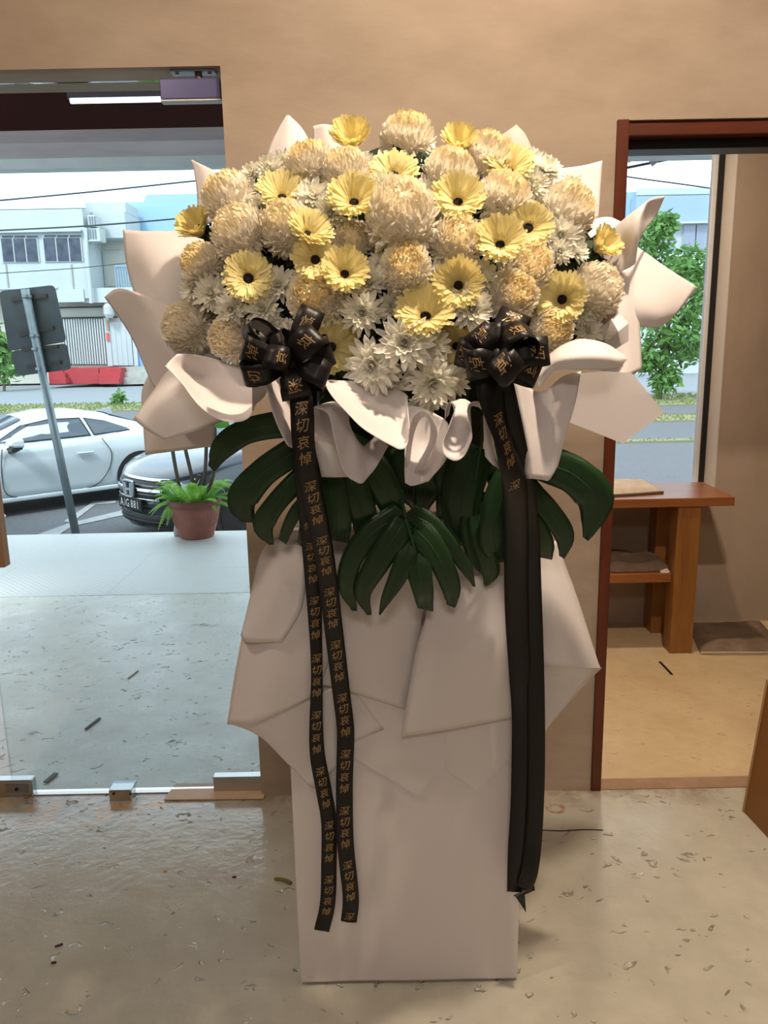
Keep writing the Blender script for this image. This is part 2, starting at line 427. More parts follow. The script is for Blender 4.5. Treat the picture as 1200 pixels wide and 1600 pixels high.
# terrace roof
CZ = 3.118
maroon = mat('maroon_ceiling', s2l((50, 24, 25)), .9, spec=0, var=(1.2, .5, s2l((38, 20, 22))))
struct(MB().box((-9, WY + WT, CZ), (9, 6.7, CZ + .15)), 'ceiling_terrace', maroon, 'dark maroon ceiling over the terrace')
bz0 = P(100, 203, 6.05).z; bz1 = P(100, 223, 6.05).z
by1 = PZ(100, 247, bz1).y; bz2 = P(100, 263, by1).z
struct(MB().box((-9, 6.05, bz1), (9, by1, CZ + .1)), 'trim_5', mat('mauve_beam', s2l((196, 184, 186)), .7, var=(3, .8, s2l((166, 148, 152))), stretch=(.4, 1, 3)), 'mauve-grey beam at the outer edge of the terrace roof')
struct(MB().box((-9, by1, bz2), (9, by1 + .14, CZ + .1)), 'trim_6', mat('fascia_paint', s2l((206, 214, 214)), .7, var=(3, .6, s2l((176, 184, 184)))), 'pale fascia board hanging under the roof edge')
for xx, nm in ((-9.1, 'column_left'), (9, 'column_right')):
    struct(MB().box((xx, 6.0, -.6), (xx + .3, 6.4, CZ)), nm, white_paint)
# outside ground
GZ = -.55
asph = mat('asphalt', s2l((104, 108, 112)), .85, var=(30, .7, s2l((76, 80, 84))), bump=(90, .5, .01))
asph2 = mat('asphalt_road', s2l((128, 136, 142)), .85, var=(2, .6, s2l((108, 116, 122))), stretch=(.2, 2, 1))
struct(MB().box((-70, 6.5, GZ - .3), (60, 33.5, GZ)), 'ground', asph, 'grey asphalt of the car park')
struct(MB().box((-70, 33.5, GZ - .3), (60, 57, GZ)), 'road', asph2, 'grey road between the verge and the shophouses')
struct(MB().box((-70, 57, GZ - .3), (60, 90, GZ + .05)), 'pavement', mat('pavement', s2l((140, 144, 146)), .85), 'pale pavement in front of the shophouses')

# ================================================================ GLASS DOOR (left opening)
dY = WY + .04
d1 = tag(empty('door_1', (-1.0, dY, 0)), 'frameless glass door with steel patch fittings in the left opening', None, None, 'structure')
clear = glass('door_glass', (.94, .985, .99), .035)
steel = mat('brushed_steel', (.55, .55, .54), .28, 1.0)
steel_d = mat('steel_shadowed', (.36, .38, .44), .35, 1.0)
zt = P(170, 128, dY).z; zb = P(250, 1241, dY).z
MB().box((-1.32, dY - .005, max(zb, .012)), (LX - .006, dY + .005, zt)).build('pane', clear, d1)
def pxbox(p0, p1, Y, d, y0=None):
    xm, ym = (p0[0] + p1[0]) / 2, (p0[1] + p1[1]) / 2
    xa, xc, za, zc = P(p0[0], ym, Y).x, P(p1[0], ym, Y).x, P(xm, p0[1], Y).z, P(xm, p1[1], Y).z
    return (min(xa, xc), Y - d / 2, min(za, zc)), (max(xa, xc), Y + d / 2, max(za, zc))
MB().box(*pxbox((252, 125), (346, 157), dY, .034)).build('patch_fitting', mat('patch_steel', s2l((112, 112, 156)), .25, .5), d1, bevel=.003)  # the mirrored blue-lavender is put into the steel's base colour
MB().box(*pxbox((253, 158), (347, 160), dY, .036)).build('patch_edge', wht, d1)
MB().box(*pxbox((335, 1210), (411, 1240), dY, .036)).build('patch_fitting', steel, d1, bevel=.003)
pf = MB().box(*pxbox((-60, 1216), (54, 1241), dY, .036)).build('patch_fitting', steel, d1, bevel=.003)
MB().box(*pxbox((9, 1226), (44, 1238), dY - .019, .004)).build('lock_cover', steel_d, pf)
MB().lathe([(.006, 0), (.006, .004), (.003, .005)], 12, P(26, 1233, dY - .021) , Matrix.Rotation(PI / 2, 3, 'X')).build('keyhole', blk, pf)
hw = mat('handle_wood', s2l((150, 116, 84)), .5, var=(4, .7, s2l((110, 80, 54))), stretch=(20, 20, 1))
a0, a1 = P(-9, 640, dY - .06), P(11, 885, dY - .06)
hd = MB().box((a1.x - .042, dY - .075, a1.z), (a1.x, dY - .035, 1.62)).build('wooden_pull_handle', hw, d1, bevel=.002)
MB().box((a1.x - .062, dY - .065, a1.z), (a1.x - .046, dY - .045, 1.62)).build('dark_backing_strip', blk, hd)
MB().tube([(a1.x - .02, dY - .04, 1.0), (a1.x - .02, dY - .004, 1.0)], .008).tube([(a1.x - .02, dY - .04, 1.4), (a1.x - .02, dY - .004, 1.4)], .008).build('standoff', steel, hd)
# pivot bracket above the door, threshold strip
pv = tag(empty('pivot_bracket', P(303, 112, dY)), 'rusty steel pivot bracket screwed under the lintel above the glass door', 'bracket')
rust = mat('rusted_steel', s2l((88, 58, 44)), .6, .5, var=(30, .8, s2l((140, 130, 124))))
q = P(303, 108, dY)
MB().box((q.x - .066, dY - .022, LH - .006), (q.x + .062, dY + .022, LH + .002)).build('plate', steel_d, pv, bevel=.002)
MB().tube([(q.x + .012, dY, zt - .004), (q.x + .012, dY, LH)], .011).build('pin', rust, pv)
MB().lathe([(.006, -.004), (.006, 0)], 10, (q.x - .05, dY, LH - .006)).build('screw', steel, pv)
MB().lathe([(.006, -.004), (.006, 0)], 10, (q.x + .045, dY, LH - .006)).build('screw', steel, pv)
struct(MB().box((-2, dY - .012, -.01), (LX, dY + .02, .004)), 'trim_7', steel, 'thin metal threshold under the glass door')
# loose things at the threshold
fl = tag(empty('floor_lock', PZ(192, 1244)), 'small steel floor lock block in the middle of the glass door threshold', 'lock')
MB().box(*pxbox((174, 1229), (209, 1247), 2.42, .05)).build('body', steel, fl, bevel=.004)
MB().box(*pxbox((174, 1226), (210, 1230), 2.435, .05)).build('top_plate', steel_d, fl, bevel=.002)
for xx in (177, 203):
    MB().lathe([(.0045, 0), (.0045, .003), (.002, .0035)], 10, P(xx + 1, 1240, 2.394), Matrix.Rotation(PI / 2, 3, 'X')).build('screw', blk, fl)
a, c = PZ(256, 1252), PZ(411, 1250); e = PZ(262, 1233, .003)
tag(MB().prism([(a.x, a.y, .003), (c.x + .002, c.y, .003), (c.x, c.y + .1, .003), (a.x + .015, a.y + .1, .003)], (0, 0, .004)).build('cover_plate', mat('beige_sheet', s2l((214, 186, 158)), .55, var=(12, .5, s2l((186, 156, 128)))), bevel=.001),
    'thin beige cover plate lying on the threshold under the right door patch', 'plate')

# fluorescent tube on terrace ceiling
tl = PZ(110, 155, CZ - .05); trr = PZ(256, 157, CZ - .05)
lt = tag(empty('tube_light', (tl + Vector((.5, 0, .05)))), 'lit fluorescent tube on the maroon terrace ceiling', 'light')
MB().tube([(tl.x, tl.y, CZ - .06), (tl.x + 1.2, tl.y, CZ - .06)], .016, 10).build('tube', mat('tube_glow', (.8, .85, 1), emit=((.72, .80, 1.0), 1.6)), lt)
MB().box((tl.x - .02, tl.y + .0, CZ - .045), (tl.x + 1.22, tl.y + .05, CZ)).build('batten', mat('batten_grey', s2l((96, 88, 96)), .6), lt)
# power lines outside
cab = mat('cable_rubber', s2l((52, 66, 72)), .7)
def cable(pts, Y, r, label):
    tag(MB().tube(spline([P(x, y, Y) for x, y in pts], 6), r, 6).build('power_cable', cab), label, 'cable', 'overhead cables')
cable([(-120, 322), (0, 313), (160, 298), (330, 280), (520, 262)], 21, .022, 'topmost black power cable crossing the sky above the white building')
cable([(-120, 366), (0, 360), (150, 352), (330, 337), (520, 320)], 21, .022, 'middle black power cable crossing in front of the air conditioners')
cable([(-120, 436), (0, 427), (120, 419), (200, 411), (330, 400)], 24, .013, 'thin grey lower cable crossing below the building windows')
cable([(960, 273), (1000, 279), (1060, 287), (1110, 294), (1240, 312)], 21, .02, 'black cable seen through the right window')

# ================================================================ ACROSS THE ROAD
fac = mat('facade_white', s2l((178, 188, 190)), .8, var=(.35, .6, s2l((158, 172, 178))))
fac_shade = mat('facade_cream', s2l((182, 182, 172)), .8, var=(.4, .5, s2l((166, 166, 156))))
blue = mat('facade_blue', s2l((146, 176, 200)), .8, var=(.3, .5, s2l((134, 166, 192))))
wpane = mat('dark_window_glass', s2l((40, 48, 64)), .2, spec=.4, var=(1.6, .8, s2l((84, 94, 108))))
alu = mat('window_aluminium', s2l((172, 180, 180)), .5)
dk = mat('dark_gap', s2l((48, 48, 50)), .8)
BY = 57.0
def bx(p0, p1, Y, depth, m=None):
    xm, ym = (p0[0] + p1[0]) / 2, (p0[1] + p1[1]) / 2
    xa, xc, za, zc = P(p0[0], ym, Y).x, P(p1[0], ym, Y).x, P(xm, p0[1], Y).z, P(xm, p1[1], Y).z
    return (min(xa, xc), Y, min(za, zc)), (max(xa, xc), Y + depth, max(za, zc))
bd = tag(empty('shophouse', P(30, 600, BY)), 'white two-storey shophouse with two three-pane windows across the road', 'building')
MB().box(*bx((-260, 330), (135, 470), BY, 5)).build('upper_wall', fac, bd)
a0 = P(-260, 330, BY); a1 = P(133, 324, BY)
MB().prism([(a0.x, BY, a0.z - .1), (a1.x, BY, a0.z - .1), (a1.x - .5, BY + 1.2, a0.z + .75), (a0.x, BY + 1.2, a0.z + .75)], (0, .3, 0)).build('sloping_parapet', fac, bd)
MB().box(*bx((-260, 362), (126, 365), BY - .35, .36)).build('window_ledge', fac, bd)
MB().box(*bx((128, 331), (196, 372), BY + 1.6, 3.6)).box(*bx((128, 316), (196, 332), BY + 2.2, 3)).build('side_parapet', fac, bd)
MB().box(*bx((128, 372), (260, 480), BY + 3.2, 2)).build('recessed_wall', fac_shade, bd)
MB().box(*bx((128, 449), (260, 472), BY + .2, 2.8)).build('balcony_wall', fac, bd)
dr = MB().box(*bx((162, 392), (192, 448), BY + 3.1, .1)).build('balcony_door', alu, bd)
MB().box(*bx((165, 396), (189, 446), BY + 3.05, .06)).build('door_panel', fac_shade, dr)
rl = MB()
for k in range(8): rl.box(*bx((180 + k * 4, 416 + k * .4), (181.6 + k * 4, 450), BY + .3, .08))
rl.box(*bx((179, 414), (214, 417), BY + .25, .15))
rl.build('balcony_railing', mat('railing_blue', s2l((120, 150, 176)), .6), bd)
for (x0, x1, yt, yb) in ((-78, -24, 367, 412), (2, 59, 367, 410), (68, 127, 366, 409)):
    w = MB().box(*bx((x0 - 1, yt), (x1 + 1, yb), BY - .08, .1)).build('window', alu, bd)
    st = (x1 - x0) / 3
    for k in range(3):
        MB().box(*bx((x0 + k * st + 1.2, yt + 5.5), (x0 + (k + 1) * st - 1.2, yb - 1.2), BY - .12, .05)).build('pane', wpane, w)
        MB().box(*bx((x0 + k * st + 1.2, yt + 1.2), (x0 + (k + 1) * st - 1.2, yt + 4.2), BY - .12, .05)).build('transom_pane', wpane, w)
for x in (-60, 10, 112): MB().box(*bx((x, 413), (x + 2, 452), BY - .06, .08)).build('wall_joint', mat('joint_grey', s2l((150, 146, 136)), .8), bd)
MB().box(*bx((-260, 452), (90, 454), BY - .1, .3)).box(*bx((90, 452), (131, 472), BY - .1, .3)).build('lower_fascia', fac, bd)
MB().box(*bx((-260, 470), (260, 600), BY + 1.2, 4)).build('ground_floor_wall', fac_shade, bd)
MB().box(*bx((-260, 455), (131, 470), BY + .9, .5)).build('soffit_band', mat('soffit_grey', s2l((176, 170, 160)), .8), bd)
MB().box(*bx((60, 479), (180, 480.6), BY + .9, .3)).box(*bx((95, 495), (182, 496.6), BY + .9, .3)).build('dark_conduit', dk, bd)
g = MB().box(*bx((97, 498), (164, 570), BY + 1.1, .1)).build('folding_gate', mat('gate_back', s2l((96, 106, 114)), .6), bd)
for k in range(17):
    MB().box(*bx((97.6 + k * 3.95, 498), (99.9 + k * 3.95, 569), BY + 1.0, .1)).build('gate_slat', alu, g)
MB().box(*bx((165, 496), (173, 572), BY + .95, .3)).build('pillar', fac, bd)
sg = MB().box(*bx((166, 520), (170, 532.5), BY + .85, .08)).build('red_plate', mat('red_plate', s2l((206, 84, 82)), .6), bd)
MB().box(*bx((166, 500), (169, 516), BY + .85, .08)).build('rusty_plate', mat('brown_plate', s2l((170, 130, 110)), .6), bd)
for k in range(4): MB().box(*bx((174 + k * 8, 503), (181.85 + k * 8, 571), BY + 1.0 + .03 * (k % 2), .15)).build('shutter_board', fac, bd)
MB().box(*bx((207, 498), (213, 572), BY + .8, .4)).build('pillar', fac, bd)
MB().box(*bx((213, 520), (262, 572), BY + 1.0, .2)).build('blue_door', mat('door_blue', s2l((126, 160, 204)), .6), bd)
MB().lathe([(.25, 0), (.38, .25), (.38, .8), (.2, 1.1), (.12, 1.2)], 12, P(171, 497, BY + .5)).build('wall_lamp', alu, bd)
MB().box(*bx((166, 482), (174, 488), BY + .6, .4)).build('lamp_bracket', dk, bd)
# far blue building
b2 = tag(empty('blue_building', P(260, 600, BY + 9)), 'pale blue building with stepped roof behind the white shophouse', 'building')
MB().box(*bx((187, 314), (420, 600), BY + 6, 8)).build('wall', blue, b2)
MB().box(*bx((209, 320), (420, 600), BY + 5.6, .5)).build('front_bay', mat('facade_blue_front', s2l((140, 174, 202)), .8), b2)
a = P(215, 316, BY + 5.8); c = P(230, 304, BY + 5.8); e = P(420, 304, BY + 5.8)
MB().prism([(a.x, BY + 5.8, a.z - .6), (e.x, BY + 5.8, a.z - .6), (e.x, BY + 5.8, c.z), (c.x, BY + 5.8, c.z)], (0, 5, 0)).build('roof', blue, b2, auto=True)
# downpipe and air conditioners on the facade
tag(MB().tube([P(134, 356, BY - .2), P(136, 400, BY - .2), P(141, 452, BY - .2), P(142.5, 474, BY - .2)], .13, 8).build('downpipe', fac), 'white downpipe on the corner of the shophouse', 'pipe')
for (p0, p1, lab) in (((137, 336), (149, 353), 'upper air conditioner unit on the shophouse corner'), ((138, 356), (156, 376), 'lower air conditioner unit on the shophouse corner')):
    ac = tag(empty('air_conditioner', P((p0[0] + p1[0]) / 2, p1[1], BY + .5)), lab, 'air conditioner', 'air conditioners on the shophouse')
    MB().box(*bx(p0, p1, BY - .1, 1.2)).build('casing', alu, ac, bevel=.03)
    for k in range(3): MB().box(*bx((p0[0] + 2 + k * 4, p0[1] + 2), (p0[0] + 3.6 + k * 4, p1[1] - 3), BY - .16, .1)).build('grille_slot', mat('grille_slot', s2l((110, 124, 136)), .6), ac)
    MB().box(*bx((p0[0], p1[1] - 1), (p1[0], p1[1] + 1), BY - .2, 1)).build('bracket', alu, ac)
# red forecourt steps
red = mat('red_paint', s2l((166, 62, 68)), .75, var=(1.5, .5, s2l((146, 50, 56))))
stp = tag(empty('forecourt_steps', P(130, 600, BY - 3)), 'red painted forecourt block with steps in front of the folding gate', 'steps')
MB().box(*bx((100, 575), (156, 600), BY - 3, 3.8)).build('platform', red, stp)
for k in range(3):
    MB().box(*bx((76 + k * 2, 575 + k * 8), (101 + k, 600), BY - 3 - .4 * k, 2.6)).build('step', red, stp)
    MB().box(*bx((155, 575 + k * 8), (190 - k * 2, 600), BY - 3 - .4 * k, 2.6)).build('step', red, stp)
gst = tag(empty('concrete_steps', P(208, 600, BY - 2)), 'grey concrete steps to the side of the red steps', 'steps')
stn = mat('step_concrete', s2l((170, 172, 168)), .85, var=(2, .7, s2l((130, 130, 124))))
for k in range(3): MB().box(*bx((192, 573 + k * 8), (262, 600), BY - 2 - .4 * k, 2.6)).build('step', stn, gst)

# building beyond the right window
b3 = tag(empty('shophouse', P(1060, 600, BY)), 'white building with a pale blue parapet seen through the right window', 'building')
pale = mat('parapet_pale_blue', s2l((142, 166, 186)), .8, var=(.4, .5, s2l((128, 154, 176))))
MB().box(*bx((994, 304), (1260, 347), BY, 6)).build('parapet', pale, b3)
a = P(996, 304, BY); e = P(1260, 300, BY); c = P(1004, 290, BY)
MB().prism([(a.x, BY, a.z - .05), (e.x, BY, a.z - .05), (e.x, BY + 1, c.z), (c.x, BY + 1, c.z)], (0, .3, 0)).build('parapet_top', pale, b3)
MB().box(*bx((900, 347), (1260, 600), BY + .3, 6)).build('wall', fac, b3)
MB().box(*bx((950, 300), (994, 600), BY + 1.5, 6)).build('side_wall', blue, b3)
MB().box(*bx((994, 345), (1260, 348), BY - .3, .5)).build('ledge', alu, b3)
for (x0, x1) in ((1038, 1054), (1068, 1086), (1088, 1106), (1112, 1130)):
    w = MB().box(*bx((x0 - 1.5, 350), (x1 + 1.5, 391), BY + .2, .12)).build('window', alu, b3)
    MB().box(*bx((x0, 352), (x1, 389), BY + .14, .08)).build('pane', mat('window_glass_grey', s2l((126, 138, 158)), .15, spec=.8), w)
# corrugated awning and bracket outside the right window
aw = tag(empty('awning', P(1040, 250, 7.2)), 'grey corrugated awning with a triangular bracket above the right window view', 'awning')
a, c = P(960, 246, 7.0), P(1130, 236, 7.6)
rows = []
for k in range(41):
    x = a.x + (c.x - a.x) * k / 40; z = a.z + .02 * math.sin(k * PI / 1.0 + .5) + (c.z - a.z) * k / 40
    rows.append([Vector((x, 6.75, z + .10)), Vector((x, 7.25, z - .01))])
MB().grid(rows).build('corrugated_sheet', mat('awning_metal', s2l((180, 186, 188)), .5), aw, solid=.006)
MB().prism([P(1015, 247, 7.1), P(1042, 243, 7.1), P(1021, 259, 7.1)], (0, .04, 0)).build('bracket', mat('awning_bracket', s2l((150, 154, 152)), .5), aw)
MB().tube([P(960, 266, 7.2), P(1075, 243, 7.2)], .012, 6).build('stay_rod', cab, aw)

# grass verges
gr = mat('verge_earth', s2l((118, 124, 88)), .9, var=(1.2, .8, s2l((142, 130, 108))))
grb = mat('grass_blade', s2l((98, 124, 66)), .8, var=(.8, .8, s2l((132, 138, 90))), transl=.2)
def verge(x0, x1, y0, y1, n, h, label):
    o = struct(MB().box((x0, y0, GZ - .05), (x1, y1, GZ + .04)), 'verge', gr, label)
    b = MB()
    for k in range(n):
        x, y = rnd.uniform(x0, x1), rnd.uniform(y0, y1); a = rnd.uniform(0, PI); hh = h * rnd.uniform(.4, 1.2)
        dx, dy = math.cos(a) * .07, math.sin(a) * .03
        b.add([(x - dx, y - dy, GZ), (x + dx, y + dy, GZ), (x + rnd.uniform(-.12, .12), y, GZ + hh)], [(0, 1, 2)])
    tag(b.build('grass', grb, local=True), 'short green grass on the ' + label.split(' ', 1)[1], 'grass', kind='stuff')
verge(-24, -6, 29.5, 34.5, 3400, .12, 'long verge beside the road behind the parked cars')
verge(8, 17, 27.0, 33.0, 2000, .13, 'tree verge seen through the right window')
verge(6, 14, 21.2, 23.2, 1100, .10, 'narrow middle verge seen through the right window')
verge(4.2, 10, 16.6, 17.0, 300, .07, 'thin kerbside verge seen through the right window')

leafm = mat('tree_leaf', s2l((82, 128, 64)), .5, var=(1.5, .8, s2l((120, 166, 92))), transl=.35)
bark = mat('bark', s2l((120, 104, 86)), .85, var=(10, .7, s2l((84, 72, 58))), bump=(40, .6, .01))
def leafcloud(b, cs, n, ln, rg):
    for k in range(n):
        c, r = rg.choice(cs)
        d = Vector((rg.gauss(0, 1), rg.gauss(0, 1), rg.gauss(0, 1))).normalized() * r * rg.uniform(.35, 1)
        p = Vector(c) + d
        ax = Vector((rg.gauss(0, 1), rg.gauss(0, 1), rg.gauss(-.5, .7))).normalized()
        sd = ax.cross(Vector((rg.gauss(0, 1), rg.gauss(0, 1), rg.gauss(0, 1)))).normalized()
        nn = ax.cross(sd); L = ln * rg.uniform(.7, 1.3); w = L * .24
        b.add([p, p + ax * L * .45 + sd * w, p + ax * L, p + ax * L * .45 - sd * w, p + ax * L * .5 + nn * L * .08], [(0, 1, 4), (1, 2, 4), (2, 3, 4), (3, 0, 4)])
TY = 30.0
t0 = P(1030, 622, TY)
tree = tag(empty('tree', (t0.x, TY, GZ)), 'leafy green street tree standing on the verge outside the right window', 'tree')
b = MB(); top = P(1055, 430, TY)
b.tube(spline([(t0.x, TY, GZ), P(1031, 590, TY), P(1040, 540, TY), top], 4), [.14, .13, .13, .12, .12, .11, .11, .1, .1, .08, .07, .05, .04], 8)
for (x, y) in ((1000, 480), (1075, 500), (1020, 400), (1100, 450), (1012, 560), (1065, 575)):
    b.tube(spline([P(1040, 560 if y > 470 else 500, TY), P((1040 + x) / 2, (530 + y) / 2 - 12, TY), P(x, y, TY + rnd.uniform(-.5, .5))], 4), .045, 6)
b.build('trunk', bark, tree)
cs = [(P(x, y, TY + dy), r) for x, y, dy, r in ((1020, 375, 0, .75), (1035, 350, .2, .5), (1000, 420, 0, .9), (1050, 430, -.3, 1.0), (1085, 470, 0, 1.0), (1010, 480, .4, 1.0), (1060, 500, -.5, 1.1), (1030, 545, 0, .9), (1080, 540, .3, .8), (1120, 430, 0, 1.2), (1130, 500, .2, 1.1), (1005, 560, -.2, .6), (1040, 590, -.4, .55), (1075, 410, .5, .8), (985, 450, .3, .8))]
b = MB(); leafcloud(b, cs, 3800, .34, random.Random(3))
tag(b.build('foliage', leafm, tree), kind='stuff')
# small weed and shrub at the far left edge
wd = MB(); q = P(185, 640, 33); leafcloud(wd, [(Vector((q.x, 33, GZ + .22)), .3), (Vector((q.x + .1, 33, GZ + .4)), .2)], 120, .26, random.Random(5))
wd.tube([(q.x, 33, GZ - .02), (q.x + .05, 33, GZ + .4)], .02, 6)
tag(wd.build('weed', leafm), 'bright green weed growing on the verge behind the white coupe', 'plant')
sh = tag(empty('shrub', PZ(-5, 590, GZ)), 'leafy shrub behind the road sign at the far left edge', 'shrub')
q = P(-2, 540, 50); b = MB(); leafcloud(b, [(q, 1.0), (q + Vector((.2, 0, -1.2)), 1.2), (q + Vector((-.6, 0, .8)), .9)], 500, .6, random.Random(6)); tag(b.build('foliage', leafm, sh), kind='stuff')
MB().tube(spline([(q.x, 50, GZ), (q.x + .3, 50, q.z - .5), (q.x + .1, 50, q.z + 1.5)], 4), .09, 6).build('stem', bark, sh)

# parking lines
pl = mat('line_paint', s2l((162, 166, 168)), .8, var=(6, .6, s2l((118, 122, 124))))
def ground_poly(pts, name, m, label, cat):
    q = [PZ(x, y, GZ + .004) for x, y in pts]
    tag(MB().prism(q, (0, 0, .006)).build(name, m), label, cat)
ground_poly([(52, 838), (92, 836), (112, 823), (190, 806), (260, 786), (258, 781), (186, 799), (108, 818)], 'parking_line', pl, 'white painted parking line running behind the sign pole', 'marking')
ground_poly([(100, 815), (112, 817), (150, 788), (180, 786), (182, 783), (146, 784)], 'parking_line', pl, 'short white line beside the front of the dark sedan', 'marking')

# ---------------------------------------------------------------- road sign seen from behind
SY = 7.6
pole_m = mat('galvanised_pole', s2l((150, 164, 168)), .45, .6, var=(8, .5, s2l((110, 122, 124))))
sgn = tag(empty('road_sign', PZ(140, 930, GZ)), 'leaning road sign seen from behind with two dark plates', 'sign')
pa, pb = P(39, 452, SY), P(119, 836, SY); dd = (pb - pa); pg = pa + dd * ((GZ - pa.z) / dd.z)
MB().tube([pa, pg], .040, 14).build('pole', pole_m, sgn, smooth=True)
back = mat('sign_back', s2l((76, 86, 90)), .55, .3, var=(7, .7, s2l((60, 62, 62))))
chan = mat('sign_channel', s2l((58, 62, 64)), .6, .3, var=(14, .7, s2l((88, 72, 60))))
def rplate(pts, Y, r=.05):
    q = [P(x, y, Y) for x, y in pts]; out = []
    for i, p in enumerate(q):
        d0 = (q[i - 1] - p).normalized(); d1 = (q[(i + 1) % 4] - p).normalized()
        for k in range(5):
            t = k / 4; out.append((p + d0 * r).lerp(p, t).lerp(p.lerp(p + d1 * r, t), t))
    return out
for pts, chs in ((((-2, 455), (85, 445), (104, 534), (14, 549)), (((18, 468), (73, 462)), ((30, 524), (84, 512)))), (((16, 549), (104, 536), (112, 577), (26, 588)), (((34, 546), (90, 541)), ((42, 574), (95, 566))))):
    pt = MB().prism(rplate(pts, SY + .06), (0, .006, 0)).build('plate', back, sgn)
    for (p0, p1) in chs: MB().bar(P(*p0, SY + .05), P(*p1, SY + .05), .022, .035).build('channel', chan, pt)
for (x, y) in ((42, 463), (54, 524), (57, 545), (63, 576)):
    q = P(x, y, SY); MB().lathe([(.046, -.012), (.046, .012)], 14, q).build('clip', pole_m, sgn)

